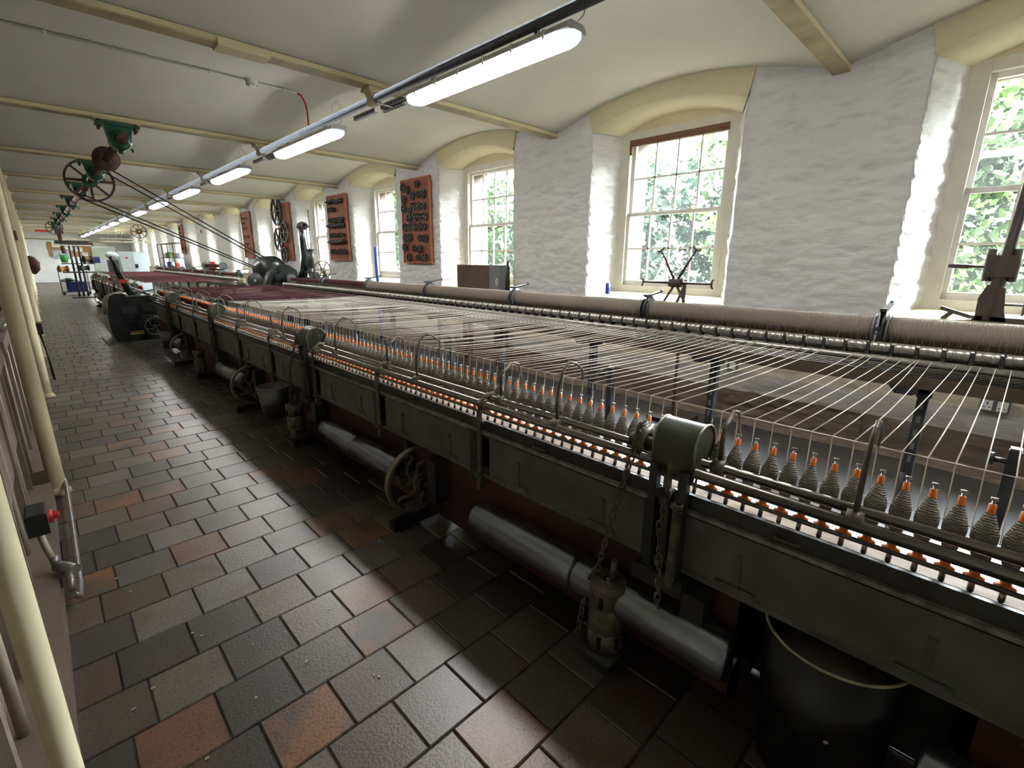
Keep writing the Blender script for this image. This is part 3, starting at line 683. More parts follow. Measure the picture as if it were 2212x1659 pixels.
def make_bearing():
    t = thing('shaft_hanger', 'green enamelled shaft bearing bolted under a ceiling beam', 'shaft hanger', (0, 0, 0), None, 'green shaft hangers along the line shaft')
    m = MB(); m.box((-0.19, -0.09, 0.172), (0.19, 0.09, 0.18)); m.build('pad', 'cream', t)
    m = MB(); m.box((-0.18, -0.08, 0.13), (0.18, 0.08, 0.155)); m.prism([(-0.115, 0.13), (-0.095, 0.02), (-0.06, -0.06), (0.06, -0.06), (0.095, 0.02), (0.115, 0.13)], 'y', -0.055, 0.055); m.build('bracket', 'green', t)
    m = MB(); m.lathe([(-.11, .05), (-.11, .075), (-.07, .095), (.07, .095), (.11, .075), (.11, .05)], (0, 0, 0), (0, 1, 0), 20); m.cyl((0, 0, -0.08), (0, 0, -0.125), 0.025, n=10); m.cyl((.09, 0, -.06), (.10, 0, -.095), .012, n=8); m.build('bearing', 'green', t)
    m = MB()
    for x in (-0.15, 0.15):
        for yy in (-0.05, 0.05): m.cyl((x, yy, 0.095), (x, yy, 0.18), 0.013, n=6)
    m.build('bolts', 'rust', t)
    m = MB(); m.box((-0.10, -0.06, 0.232), (0.10, 0.06, 0.262)); m.build('packing', 'bare', t)
    return t
bh = make_bearing()
for i in range(8):
    lb = ['nearest green shaft bearing under the second ceiling beam', 'green shaft bearing just before the big spoked pulley', 'third green shaft bearing, just past the big spoked pulley', 'fourth green shaft bearing along the line shaft', 'fifth green shaft bearing along the line shaft', 'sixth green shaft bearing along the line shaft', 'seventh green shaft bearing along the line shaft', 'farthest green shaft bearing at the small end pulley'][i]
    if i == 0: bh.location = (SX, beam_y(2), SZ); bh['label'] = lb
    else: dup(bh, (SX, beam_y(2 + i), SZ), label=lb)
DX, DZ = 3.40, 1.22     # headstock pulley the ropes run to
for i, (yy, top, lb) in enumerate(((10.36, 1, 'upper dark drive rope from the big pulley, nearer one'), (10.44, 1, 'upper dark drive rope from the big pulley, farther one'), (10.36, -1, 'lower dark drive rope from the big pulley, nearer one'), (10.44, -1, 'lower dark drive rope from the big pulley, farther one'))):
    d = Vector((DX - SX, 0, DZ - SZ)).normalized(); nn = Vector((-d.z, 0, d.x)) * top
    if nn.z * top < 0: nn = -nn
    r0 = 0.315 if i in (0, 2) else 0.24
    p = Vector((SX, yy, SZ)) + nn * r0; q = Vector((DX, yy, DZ)) + nn * (0.13 if i in (0, 2) else 0.09)
    m = MB(); m.cyl(p, q, 0.011, n=7); tag(m.build('drive_rope', 'rope'), lb, 'rope', 'drive ropes from the line shaft')
# pulley block hung at the far right end
t = thing('wall_pulley', 'small spoked iron pulley hung from cream blocks at the far end', 'pulley', (3.29, 25.0, 2.45))
a, b, c = spoked(0.27, 0.025, 8, 0.05, 0.11, rs=0.014); q = a.build('rim', 'rust', t); b.build('hub', 'bare', t); c.build('spokes', 'rust', t)
m = MB(); m.box((-0.75, -0.05, -0.02), (-0.30, 0.05, 0.06)); m.box((-0.6, -0.05, 0.10), (0.1, 0.05, 0.16)); m.cyl((0, -0.1, 0), (0, 0.25, 0), 0.03, n=10); m.box((-0.05, 0.2, -0.1), (0.05, 0.26, 0.34)); m.build('block', 'cream', t)

# ================================================================== SPINNING MULE
PIT = 0.0493; YS0 = 0.027
HS0, HS1 = 9.85, 11.25     # gap at the headstock
YE = 21.4
car = thing('mule_carriage', 'long black spinning carriage carrying the spindles, near half', 'spinning carriage', (1.3, 2.0, 0))
car2 = thing('mule_carriage', 'far half of the spinning carriage, beyond the headstock', 'spinning carriage', (1.3, 16, 0))
def cp(mb, name, m, c=None, **kw):      # carriage part with world coordinates
    c = c or car
    loc = (-c.location.x, -c.location.y, -c.location.z)
    return mb.build(name, m, c, loc, **kw)
UNIT = 0.885
FBR = [0.61 + UNIT * i for i in range(-2, 11)]           # front brackets
COVERS = [0.61, 3.42, 5.95, 8.28]
for half, c in ((0, car), (1, car2)):
    ya, yb = (-1.5, HS0) if half == 0 else (HS1, YE)
    m = MB(); m.box((1.300, ya, 0.640), (1.313, yb, 0.719)); cp(m, 'upper_board', 'paneldark', c)
    m = MB(); m.box((1.283, ya, 0.661), (1.300, yb, 0.673)); cp(m, 'ledge', 'ledge', c)
    m = MB(); m.box((1.285, ya, 0.458), (1.33, yb, 0.476)); cp(m, 'bottom_rail', 'panel', c)
    m = MB()
    segs = [(ya, -0.12), (0.36, yb)] if half == 0 else [(ya, yb)]
    for a_, b_ in segs: m.box((1.345, a_, 0.064), (1.365, b_, 0.445))  # carried lower than the real board, to keep daylight from under the carriage
    if half == 0: m.box((1.345, -0.14, 0.064), (1.60, -0.12, 0.445)); m.box((1.345, 0.36, 0.064), (1.60, 0.38, 0.445))  # added end pieces that shut out light beside the bucket
    cp(m, 'lower_board', 'redboard', c)
    m = MB(); m.box((1.365, ya, 0.43), (1.60, yb, 0.455));  m.box((1.575, ya, 0.455), (1.60, yb, 0.60)); m.box((1.37, ya, 0.60), (1.60, yb, 0.615)); cp(m, 'carcass', 'paneldark', c)
    m = MB(); e0 = ya  # added skirt at the back, blocks window light along the floor
    for yw in ([2.05, 4.83, 7.61] if half == 0 else [13.0, 15.8, 18.6]) + [yb + 0.05]: m.box((1.575, e0, 0.012), (1.60, yw - 0.03, 0.43)); e0 = yw + 0.03
    cp(m, 'daylight_baffle', 'paneldark', c, kind='stuff')
    m = MB(); m.box((1.428, ya, 0.664), (1.60, yb, 0.668)); cp(m, 'top_plate', 'plate', c, label='bright bare metal top plate')
    m = MB(); m.box((1.372, ya, 0.665), (1.425, yb, 0.690)); cp(m, 'spindle_rail', 'rail_tan', c, label='tan worn rail holding the spindle feet')
    m = MB(); m.cyl((1.30, ya, 0.793), (1.30, yb, 0.793), 0.0155, n=12); fs = cp(m, 'faller_shaft', 'rod', c)
    m = MB(); m.cyl((1.338, ya, 0.8155), (1.338, yb, 0.8155), 0.0135, n=12); cp(m, 'counter_faller_shaft', 'rod', c)
    m = MB(); m.cyl((1.285, ya, 0.763), (1.285, yb, 0.763), 0.006, n=8); cp(m, 'tie_rod', 'grime', c)
    m = MB(); m.cyl((1.46, ya, 0.948), (1.46, yb, 0.948), 0.0013, n=6); cp(m, 'faller_wire', 'wire', c)
    m = MB(); m.cyl((1.475, ya, 0.80), (1.475, yb, 0.80), 0.0011, n=6); cp(m, 'counter_faller_wire', 'wire', c)

# lower panels between the brackets, with straps and latches
pm_ = MB(); pm_.bbox((0, 0.05, 0), (0.018, UNIT - 0.05, 0.178), 0.0)
for sg in (0.25, 0.62): pass
panel_m = pm_.mesh('panel', 'panel')
strap = MB(); strap.box((-0.004, -0.010, 0.02), (0.001, 0.010, 0.12)); strap.cyl((-0.004, 0, 0.112), (-0.007, 0, 0.112), 0.009, n=8); strap.cyl((-0.004, 0, 0.07), (-0.006, 0, 0.07), 0.006, n=8)
strap.cyl((-0.006, -0.055, 0.016), (-0.006, 0.055, 0.016), 0.0045, n=6); strap.box((-0.003, -0.05, -0.01), (0.0, 0.05, 0.012))
strap_m = strap.mesh('hinge', 'panel')
latch = MB(); latch.tube([(-0.002, -0.03, 0), (-0.014, -0.02, 0.004), (-0.016, 0.02, 0.004), (-0.002, 0.03, 0)], 0.004, 6); latch.cyl((0, 0.03, 0), (-0.01, 0.03, 0), 0.007, n=8); latch_m = latch.mesh('latch', 'grime')
ygaps = [(FBR[i]) for i in range(len(FBR))]
for y0 in FBR:
    if y0 > 9.2: continue
    p = link('panel', panel_m, car, (1.287 - 1.3, y0 - 2.0, 0.476))
    link('hinge', strap_m, p, (0, 0.24, 0)); link('hinge', strap_m, p, (0, 0.66, 0))
    link('latch', latch_m, car, (1.30 - 1.3, y0 + 0.55 - 2.0, 0.687))
y0 = HS1 + 0.1
while y0 < YE - 0.8:
    link('panel', panel_m, car2, (1.287 - 1.3, y0 - 16, 0.476)); y0 += UNIT
# front brackets that carry the faller shafts
br = MB(); br.bar((1.272, 0, 0.43), (1.272, 0, 0.775), 0.022, 0.012, (1, 0, 0)); br.tube([(1.275, 0, 0.77), (1.283, 0, 0.80), (1.30, 0, 0.818), (1.325, 0, 0.834), (1.355, 0, 0.83), (1.362, 0, 0.805)], 0.011, 7)
br.cyl((1.30, -0.02, 0.793), (1.30, 0.02, 0.793), 0.024, n=12); br.cyl((1.262, -0.006, 0.72), (1.29, -0.006, 0.72), 0.012, n=8); br.cyl((1.25, 0, 0.475), (1.29, 0, 0.475), 0.011, n=8)
br.box((1.262, -0.012, 0.40), (1.30, 0.012, 0.445))
brm = br.mesh('shaft_bracket', 'grime')
plate = MB(); plate.box((1.279, 0.03, 0.44), (1.283, 0.075, 0.665)); 
for k in range(5): plate.cyl((1.277, 0.052, 0.49 + 0.035 * k), (1.284, 0.052, 0.49 + 0.035 * k), 0.008, n=8)
platem = plate.mesh('slotted_plate', 'iron')
for c, lst in ((car, FBR), (car2, [HS1 + 0.1 + UNIT * i for i in range(12)])):
    for y in lst:
        link('shaft_bracket', brm, c, (-1.3, y - c.location.y, 0)); link('slotted_plate', platem, c, (-1.3, y - c.location.y, 0))
# half-round covers with their scroll, chain segment and spring
def cover(c, y):
    q = link('scroll_cover', None, c, (0, y - c.location.y, 0))
    m = MB(); cx, cz, r = 1.343 - 1.3, 0.862, 0.069
    pts = [(cx - r * 0.90, cz - 0.095)] + [(cx + r * math.cos(a), cz + r * math.sin(a) * 1.02) for a in [PI + 0.25 - (PI + 0.25 - 0.12) * i / 14 for i in range(15)]] + [(cx + r * 0.98, cz - 0.03)]
    inner = [(a + (0.006 if a < cx else -0.006), b - 0.006) for a, b in pts]
    y0_, y1_ = -0.070, 0.058
    o = 0; n = len(pts)
    m.add([(a, y0_, b) for a, b in pts] + [(a, y1_, b) for a, b in pts] + [(a, y0_, b) for a, b in inner] + [(a, y1_, b) for a, b in inner],
          [(i, i + 1, n + i + 1, n + i) for i in range(n - 1)] + [(2 * n + i, 3 * n + i, 3 * n + i + 1, 2 * n + i + 1) for i in range(n - 1)], True)
    m.add([(a, y1_, b) for a, b in pts], [tuple(range(n))]); 
    m.add([(a, y0_, b) for a, b in pts], [tuple(range(n - 1, -1, -1))]) 
    m.build('hood', 'cover', q)
    for ye in (y0_ - 0.002, y1_ + 0.002): e = MB(); e.tube([(a, ye, b) for a, b in pts], 0.0035, 6); e.build('hood_edge', 'bare_cover', q, label='worn bright edge')
    wv = MB(); wv.box((cx - 0.04, y0_ + 0.004, cz + r * 0.99), (cx + 0.05, y1_ - 0.01, cz + r * 1.03))
    k = link('standard', None, c, (0, y - c.location.y, 0))
    m = MB()
    for yy in (-0.055, 0.040): m.box((-0.045, yy - 0.012, 0.44), (-0.02, yy + 0.014, 0.80))
    m.cyl((-0.052, 0.045, 0.72), (-0.02, 0.045, 0.72), 0.018, n=10); m.cyl((-0.05, 0.045, 0.66), (-0.02, 0.045, 0.66), 0.012, n=8)
    m.cyl((-0.052, 0.012, 0.715), (-0.02, 0.012, 0.715), 0.016, n=10); m.box((-0.06, -0.09, 0.395), (0.0, 0.08, 0.45)); m.box((-0.05, -0.16, 0.27), (0.03, -0.09, 0.42)); m.box((-0.045, -0.16, 0.27), (-0.02, 0.0, 0.33))
    m.build('frame', 'iron', k)
    # coil spring
    s_ = MB(); pts = []
    N_ = 46 * 8
    for i in range(N_): a = 2 * PI * i / 8; f = i / N_; pts.append((-0.06 + 0.013 * math.cos(a) - 0.006 * f, -0.055 + 0.013 * math.sin(a), 0.71 - 0.28 * f))
    s_.tube(pts, 0.0028, 4); s_.build('coil_spring', 'grime', k, label='greasy steel coil spring')
    # chain wheel left of the hood
    w_ = MB(); w_.lathe([(-.012, .03), (-.012, .062), (-.006, .055), (.006, .055), (.012, .062), (.012, .03)], (cx - 0.01, 0.12, cz - 0.03), (0, 1, 0), 22); w_.build('chain_sheave', 'grime', q)
    w2 = MB(); w2.cyl((cx - 0.01, 0.07, cz - 0.03), (cx - 0.01, 0.17, cz - 0.03), 0.02, n=10); w2.build('sheave_boss', 'iron', q)
    return q
for y in COVERS: cover(car, y)
for y in (12.0, 14.7, 17.4, 20.2): cover(car2, y)
# tin drum in lengths, with a gap at each carriage wheel
WHY = [2.05, 4.83, 7.61]
def drum(c, a_, b_):
    m = MB(); m.lathe([(0, 0.02), (0, 0.066), (0.012, 0.072), (b_ - a_ - 0.012, 0.072), (b_ - a_, 0.066), (b_ - a_, 0.02)], (1.27, a_, 0.266), (0, 1, 0), 28); cp(m, 'tin_drum', 'drum', c, label='dull tin drum under the carriage')
    f = (b_ - a_) / 2
for a_, b_ in ((-1.4, -0.06), (0.36, 0.92), (0.925, 1.50), (2.19, 2.66), (2.665, 3.12), (4.97, 5.75), (7.75, 8.5)): drum(car, a_, b_)
for a_, b_ in ((13.2, 14.4), (16.0, 17.2), (18.8, 20.2)): drum(car2, a_, b_)
# carriage wheels
for i, y in enumerate(WHY + [13.0, 15.8, 18.6]):
    c = car if y < 10 else car2
    w_ = link('carriage_wheel', None, c, (1.292 - c.location.x, y - c.location.y, 0.247))
    a, b, s_ = spoked(0.185, 0.016, 6, 0.032, 0.034, curve=0.85, rs=0.0105, hubw=0.07)
    a.build('rim', 'bare_cover', w_, label='worn bright wheel rim'); b.build('hub', 'grime', w_); s_.build('spokes', 'grime', w_)
    m = MB(); m.cyl((0, -0.16, 0), (0, 0.14, 0), 0.014, n=10); m.cyl((0, -0.09, 0), (0, -0.05, 0), 0.04, n=14); m.box((-0.03, -0.22, -0.06), (0.05, -0.15, 0.17)); m.box((0.0, 0.08, -0.03), (0.05, 0.12, 0.19)); m.build('axle_bracket', 'iron', w_)
# floor rails under the wheels
rl = MB(); rl.box((-0.165, -0.026, 0), (1.62, 0.026, 0.05)); rl.box((-0.15, -0.012, 0.05), (1.62, 0.012, 0.060)); rl.box((-0.14, -0.05, 0.0), (-0.02, 0.05, 0.012)); rl.box((0.5, -0.05, 0), (0.6, 0.05, 0.012)); rl.cyl((0.02, 0.045, 0.012), (0.02, 0.045, 0.03), 0.028, 0.02, n=10)
rlm = rl.mesh('carriage_rail', 'iron')
for i, y in enumerate(WHY + [13.0, 15.8, 18.6]):
    tag(link('carriage_rail', rlm, None, (1.292, y, 0)), ['black floor rail under the nearest carriage wheel', 'black floor rail under the second carriage wheel', 'black floor rail under the third carriage wheel', 'first black floor rail beyond the headstock', 'second black floor rail beyond the headstock', 'third black floor rail beyond the headstock'][i], 'rail', 'floor rails for the carriage wheels')
# faller sickles
def sickle(m, apex, tip, base_x, base_z, r=0.006):
    pts = [(base_x, 0, base_z), (base_x - 0.004, 0, base_z + 0.05), (base_x + 0.0, 0, base_z + 0.12), (base_x + 0.022, 0, apex - 0.03), (base_x + 0.06, 0, apex), (base_x + 0.10, 0, apex - 0.012), (tip[0] - 0.004, 0, (apex + tip[1]) / 2), (tip[0], 0, tip[1])]
    m.tube(pts, [r * 1.25, r * 1.2, r * 1.1, r, r, r * .9, r * .8, r * .7], 7); m.cyl((base_x - 0.005, -0.017, base_z - 0.014), (base_x - 0.005, 0.017, base_z - 0.014), 0.023, n=12)
    return m
sk1 = sickle(MB(), 1.035, (1.463, 0.945), 1.315, 0.815).mesh('faller_sickle', 'grime')
sk2 = sickle(MB(), 0.975, (1.475, 0.80), 1.345, 0.83).mesh('counter_faller_sickle', 'grime')
for i in range(-1, 11):
    if 0.15 + 0.94 * i < 9.6: link('faller_sickle', sk1, car, (-1.3, 0.15 + 0.94 * i - 2, 0))
    if 0.49 + 0.94 * i < 9.6: link('counter_faller_sickle', sk2, car, (-1.3, 0.49 + 0.94 * i - 2, 0))
for i in range(10):
    link('faller_sickle', sk1, car2, (-1.3, 11.6 + 0.94 * i - 16, 0)); link('counter_faller_sickle', sk2, car2, (-1.3, 11.95 + 0.94 * i - 16, 0))

# ---- spindles and bobbins
TILT = 0.215
sdl = MB(); sdl.cyl((0, 0, -0.04), (0, 0, 0.185), 0.0040, 0.0032, n=8); sdl.cyl((0, 0, 0.181), (0, 0, 0.187), 0.0065, n=8); sdl.cyl((0, 0, -0.03), (0, 0, -0.008), 0.0062, n=8)
sdm = sdl.mesh('spindle', 'steel')
fl_ = MB(); fl_.lathe([(0, 0.005), (0.001, 0.0185), (0.0055, 0.0185), (0.009, 0.010), (0.022, 0.0085), (0.028, 0.012), (0.03, 0.005)], (0, 0, 0), (0, 0, 1), 14); tpb = MB(); tpb.lathe([(0.135, 0.0078), (0.172, 0.0068), (0.172, 0.0035)], (0, 0, 0), (0, 0, 1), 10); tipm = tpb.mesh('tube_tip', 'orange')
tubem = fl_.mesh('bobbin_tube', 'orange')
cop = MB(); cop.lathe([(0.018, 0.0085), (0.050, 0.0140), (0.084, 0.0212), (0.094, 0.0226), (0.108, 0.0222), (0.128, 0.0160), (0.150, 0.0088), (0.152, 0.0076)], (0, 0, 0), (0, 0, 1), 14)
cop_g, cop_r = cop.mesh('yarn_cop', 'wool'), cop.mesh('yarn_cop', 'wool_red')
tilt = (0, TILT, 0)
MISS = (0.52, 0.66)
ns = nb = 0; i = 0
ORD = ['first', 'second', 'third', 'fourth', 'fifth', 'sixth', 'seventh', 'eighth', 'ninth', 'tenth', 'eleventh', 'twelfth', 'thirteenth', 'fourteenth', 'fifteenth', 'sixteenth', 'seventeenth']
def spot(y):
    """where along the carriage a spindle stands, told by things one can find; (words, unique)"""
    if y < 0.53: return ORD[int(round((0.52 - y) / PIT)) if y < 0.50 else 0] + ' to the right of the nearest half-round cover', True
    if y < 1.45: return ORD[min(16, int((y - 0.665) / PIT))] + ' to the left of the nearest half-round cover', True
    if y < 2.38: return 'between the first and second shaft brackets left of the nearest cover', False
    if y < 3.42: return 'in the stretch just right of the second cover', False
    if y < 4.70: return 'in the stretch just left of the second cover', False
    if y < 5.93: return 'in the stretch just right of the third cover', False
    if y < 8.28: return 'between the third and fourth covers', False
    return 'between the fourth cover and the headstock', False
far = MB(); fart = MB(); farc = MB()
rs_ = random.Random(11)
ys_list = [YS0 - PIT * 6 + PIT * k for k in range(int((HS0 - 0.15 - (YS0 - PIT * 6)) / PIT))]
protos = {}
for y in ys_list:
    link('spindle', sdm, car, (1.38 - 1.3, y - 2, 0.722), tilt)
    if MISS[0] < y < MISS[1]: continue
    red = y > 5.93
    wh, un = spot(y); lb = ('maroon' if red else 'grey') + ' wool bobbin, ' + wh
    t = link('yarn_bobbin', tubem, None, (1.38, y, 0.722), (0, TILT, rs_.uniform(0, 6)) if False else tilt, lb, 'bobbin', ('maroon bobbins before the headstock' if red else 'grey bobbins on the carriage') if un else ('maroon' if red else 'grey') + ' bobbins ' + wh)
    c_ = link('yarn_cop', cop_r if red else cop_g, t, (0, 0, 0), (0, 0, rs_.uniform(0, 6.2))); f = rs_.uniform(0.96, 1.04); c_.scale = (f, f, 1); link('tube_tip', tipm, t)
    nb += 1
# the bobbins far beyond the headstock, a few pixels tall, joined
def axis(y): return Vector((math.sin(TILT), 0, math.cos(TILT)))
y = HS1 + 0.3
while y < YE - 0.2:
    p = Vector((1.38, y, 0.722)); d = axis(y)
    farc.lathe([(0.018, 0.0085), (0.075, 0.0212), (0.092, 0.0212), (0.150, 0.0076)], p, d, 6); fart.lathe([(0, 0.004), (0.001, 0.0185), (0.006, 0.0185), (0.009, 0.009)], p, d, 6); fart.lathe([(0.135, 0.0075), (0.172, 0.0065), (0.173, 0.0)], p, d, 5)
    y += PIT
ft = tag(fart.build('distant_bobbins', 'orange'), 'row of distant maroon bobbins with orange tubes beyond the headstock', 'bobbin row', kind='stuff')
farc.build('yarn_cops', 'wool_red', ft)

# ---- strands from the rollers over the faller wire to the bobbins
RXF, RZF = 3.0, 0.946
def strand(mb, dy, r, sag):
    a_ = Vector((1.442, -0.004, 0.79)); b_ = Vector((1.46, 0, 0.950)); c_ = Vector((RXF, dy, RZF)); pts = [a_, b_]
    for i in range(1, 7): f = i / 6; p = b_.lerp(c_, f); p.z -= sag * 4 * f * (1 - f); pts.append(p)
    return mb.tube(pts, [r * .75, r * .9] + [r] * 6, 5, caps=False)
SM = [strand(MB(), -0.065 + 0.02 * q, 0.0018, 0.012 + 0.008 * q).mesh('yarn_strand', 'strand') for q in range(3)]
SMR = [strand(MB(), -0.065 + 0.02 * q, 0.0018, 0.012 + 0.008 * q).mesh('yarn_strand', 'strand_red') for q in range(3)]
for k, y in enumerate(ys_list):
    if MISS[0] < y < MISS[1]: continue
    red = y > 5.93; q = rs_.choice((0, 0, 0, 1, 1, 2))
    tag(link('yarn_strand', (SMR if red else SM)[q], None, (0, y + PIT / 2, 0)), ('maroon' if red else 'pale') + ' wool strand, ' + spot(y)[0], 'yarn', ('maroon strands before the headstock' if red else 'pale strands of the near half') if spot(y)[1] else ('maroon' if red else 'pale') + ' strands ' + spot(y)[0])
fy = MB(); y = HS1 + 0.3
while y < YE - 0.2:
    fy.tube([(1.46, y, 0.95), (RXF, y - 0.05, RZF)], 0.0017, 3, caps=False); y += PIT
tag(fy.build('distant_strands', 'strand_red'), 'sheet of maroon wool strands beyond the headstock', 'yarn sheet', kind='stuff')
print('bobbins', nb)

# ================================================================== ROLLER BEAM AND SLUBBING ROLLS
rbm = thing('roller_beam', 'long roller beam with black metal rollers along the window side, near half', 'roller beam', (3.0, 2.0, 0))
rbf = thing('roller_beam', 'far half of the long roller beam, beyond the headstock', 'roller beam', (3.0, 16, 0))
RB = [0.413 + 1.372 * i for i in range(-1, 7)]           # joints of the rolls
for c, ya, yb in ((rbm, -1.6, 8.75), (rbf, 11.3, 21.3)):
    m = MB(); m.box((2.965, ya, 0.812), (3.16, yb, 0.872)); cp(m, 'beam', 'brown', c)
    m = MB(); m.box((2.99, ya, 0.872), (3.15, yb, 0.905)); cp(m, 'roller_bed', 'iron', c)
    m = MB(); m.cyl((3.0, ya, 0.930), (3.0, yb, 0.930), 0.0175, n=12); cp(m, 'fluted_roller', 'roller', c)
    m = MB()
    for k in range(5): m.cyl((2.982 - 0.001 * k, ya, 0.878 + 0.009 * k), (2.982 - 0.001 * k, yb, 0.878 + 0.009 * k), 0.0028, n=6)
    cp(m, 'draw_rods', 'steel', c, kind='stuff')
    m = MB(); m.cyl((3.075, ya, 0.955), (3.075, yb, 0.955), 0.016, n=10); cp(m, 'back_roller', 'roller', c)
    m = MB(); m.box((3.12, ya, 0.905), (3.16, yb, 0.99)); cp(m, 'back_rail', 'cream', c)
bo = MB(); bo.lathe([(-.041, .008), (-.041, .0235), (-.036, .0258), (-.0165, .0258), (-.0155, .0240), (-.0135, .0258), (.0135, .0258), (.0155, .0240), (.0165, .0258), (.036, .0258), (.041, .0235), (.041, .008)], (0, 0, 0), (0, 1, 0), 14)
bom = bo.mesh('top_roller', 'roller')
sd_ = MB(); sd_.box((-0.018, -0.008, -0.045), (0.028, 0.008, 0.012)); sd_.box((-0.026, -0.006, -0.012), (-0.016, 0.006, 0.006)); sdm_ = sd_.mesh('saddle', 'iron')
lp_ = MB(); lp_.tube([(0, -0.016, 0), (0, -0.0155, 0.045), (0, -0.010, 0.058), (0, 0, 0.063), (0, 0.010, 0.058), (0, 0.0155, 0.045), (0, 0.016, 0)], 0.0030, 5); lpm = lp_.mesh('guide_loop', 'grime')
k = 0
for c, ya, yb in ((rbm, -0.50, 8.7), (rbf, 11.4, 21.2)):
    y = ya
    while y < yb:
        link('top_roller', bom, c, (3.03 - 3.0, y - c.location.y, 0.987)); link('saddle', sdm_, c, (3.03 - 3.0, y + 0.0493 - c.location.y, 0.985))
        y += 2 * PIT
y = -0.50
while y < 8.7:
    link('guide_loop', lpm, rbm, (0.082, y - 2.0 - 0.014, 0.990)); link('guide_loop', lpm, rbm, (0.082, y - 2.0 + 0.028, 0.990)); y += 2 * PIT
m = MB(); y = 11.4
while y < 21.2: m.tube([(3.085, y - .016, .985), (3.085, y - .012, 1.045), (3.085, y + .012, 1.045), (3.085, y + .016, .985)], 0.002, 3, caps=False); y += PIT
cp(m, 'guide_loops', 'grime', rbf, kind='stuff')
# paper tabs caught in the rollers
m = MB(); m.prism([(1.02, 0.87), (1.06, 0.87), (1.048, 0.91), (1.035, 0.912)], 'x', 2.968, 2.970); m.prism([(0.965, 0.865), (0.975, 0.865), (0.978, 0.905), (0.970, 0.907)], 'x', 2.968, 2.970)
# stands: slotted post, J-shaped foot sweeping towards the aisle
st = MB(); st.box((-0.03, -0.022, 0.36), (0.02, 0.022, 0.815)); st.tube([(-0.005, 0, 0.40), (-0.012, 0, 0.24), (-0.05, 0, 0.13), (-0.13, 0, 0.06), (-0.28, 0, 0.018), (-0.40, 0, 0.012)], [0.024, 0.024, 0.026, 0.026, 0.022, 0.018], 8)
st.prism([(-0.03, 0.815), (-0.03, 0.78), (-0.02, 0.76), (0.06, 0.76), (0.11, 0.815)], 'y', -0.03, 0.03); st.box((-0.05, -0.045, 0.0), (0.05, 0.045, 0.014)); st.box((-0.01, -0.015, 0.01), (0.02, 0.015, 0.37))
stm = st.mesh('beam_stand', 'iron')
sl_ = MB()
for z in (0.42, 0.49, 0.56, 0.63, 0.70): sl_.box((-0.0315, -0.008, z), (-0.0295, 0.008, z + 0.035))
slm = sl_.mesh('bolt_slots', 'greyband')
SY = [0.178, 1.215, 2.178, 3.223, 4.206, 5.196, 6.197, 7.2, 8.2]
for y in SY:
    s_ = link('stand', stm, rbm, (0.05, y - 2, 0)); link('bolt_slots', slm, s_)
for i in range(9): link('stand', stm, rbf, (0.05, 11.8 + 1.1 * i - 16, 0))
m = MB(); m.prism([(0, 0.79), (0.02, 0.775), (0.09, 0.775), (0.12, 0.815), (0, 0.815)], 'x', 2.965, 3.10)
hdm = m.mesh('beam_bracket', 'iron')
for y in SY: link('beam_bracket', hdm, rbm, (-3.0, y + 0.02 - 2, 0))
# short stop posts standing on the floor
for i, (x, y, h) in enumerate(((2.9, -0.168, 0.62), (2.95, 1.94, 0.63), (3.0, 3.95, 0.62), (2.95, 5.9, 0.62))):
    t = thing('stop_post', ['short black stop post with a round knob at the right edge', 'short black stop post between the second and third stands', 'third short black stop post under the strands', 'farthest short black stop post under the strands'][i], 'post', (x, y, 0), None, 'short stop posts under the strands')
    m = MB(); m.box((-0.022, -0.02, 0), (0.022, 0.02, h)); m.box((-0.05, -0.04, 0), (0.05, 0.04, 0.012)); m.build('post', 'iron', t)
    m = MB(); m.box((-0.02, -0.018, h), (0.02, 0.018, h + 0.012)); m.build('cap', 'steel', t, label='bright worn cap')
    m = MB(); m.cyl((-0.02, 0.02, h - 0.05), (-0.02, 0.075, h - 0.05), 0.012, n=8); m.cyl((-0.02, 0.06, h - 0.05), (-0.02, 0.08, h - 0.05), 0.03, n=14); m.build('knob', 'iron', t)
# slubbing rolls with end discs and cradle arms
def roll(y0, y1, r, m, lb, grp):
    t = thing('yarn_roll', lb, 'yarn roll', (3.14, (y0 + y1) / 2, 1.066), None, grp); L = (y1 - y0) / 2 - 0.035
    mb = MB(); mb.lathe([(-L, 0.02)] + [(-L + 2 * L * i / 40, r * (1 + 0.012 * noise.noise(Vector((i * 0.9, y0, 0))))) for i in range(41)] + [(L, 0.02)], (0, 0, 0), (0, 1, 0), 28); mb.build('wound_slubbing', m, t)
    d = MB()
    for s_ in (-1, 1): d.cyl((0, s_ * (L + 0.001), 0), (0, s_ * (L + 0.010), 0), 0.076, n=28)
    d.cyl((0, -L - 0.03, 0), (0, L + 0.03, 0), 0.012, n=8); d.build('end_discs', 'greyband', t)
    return t
lbn = ['nearest, running out at the right edge', 'second from the right edge, before the bare pier', 'third from the right edge, below the reel window', 'fourth from the right edge', 'fifth from the right edge, below the gear board']
for i in range(5):
    a, b = RB[i], RB[i + 1]
    roll(a, b, 0.066, 'roll', 'long roll of taupe wool slubbing, ' + lbn[i], 'taupe slubbing rolls')
roll(RB[5], RB[6], 0.050, 'roll_red', 'maroon slubbing roll next to the taupe rolls', 'maroon slubbing rolls'); roll(RB[6], RB[7], 0.030, 'roll_red', 'thin maroon slubbing roll beside the headstock', 'maroon slubbing rolls')
for i in range(7):
    y = 11.6 + 1.372 * i; roll(y, y + 1.372, 0.034, 'roll_red', 'thin maroon slubbing roll beyond the headstock, number %s from the headstock' % ['one', 'two', 'three', 'four', 'five', 'six', 'seven'][i], 'maroon slubbing rolls')
ca = MB()
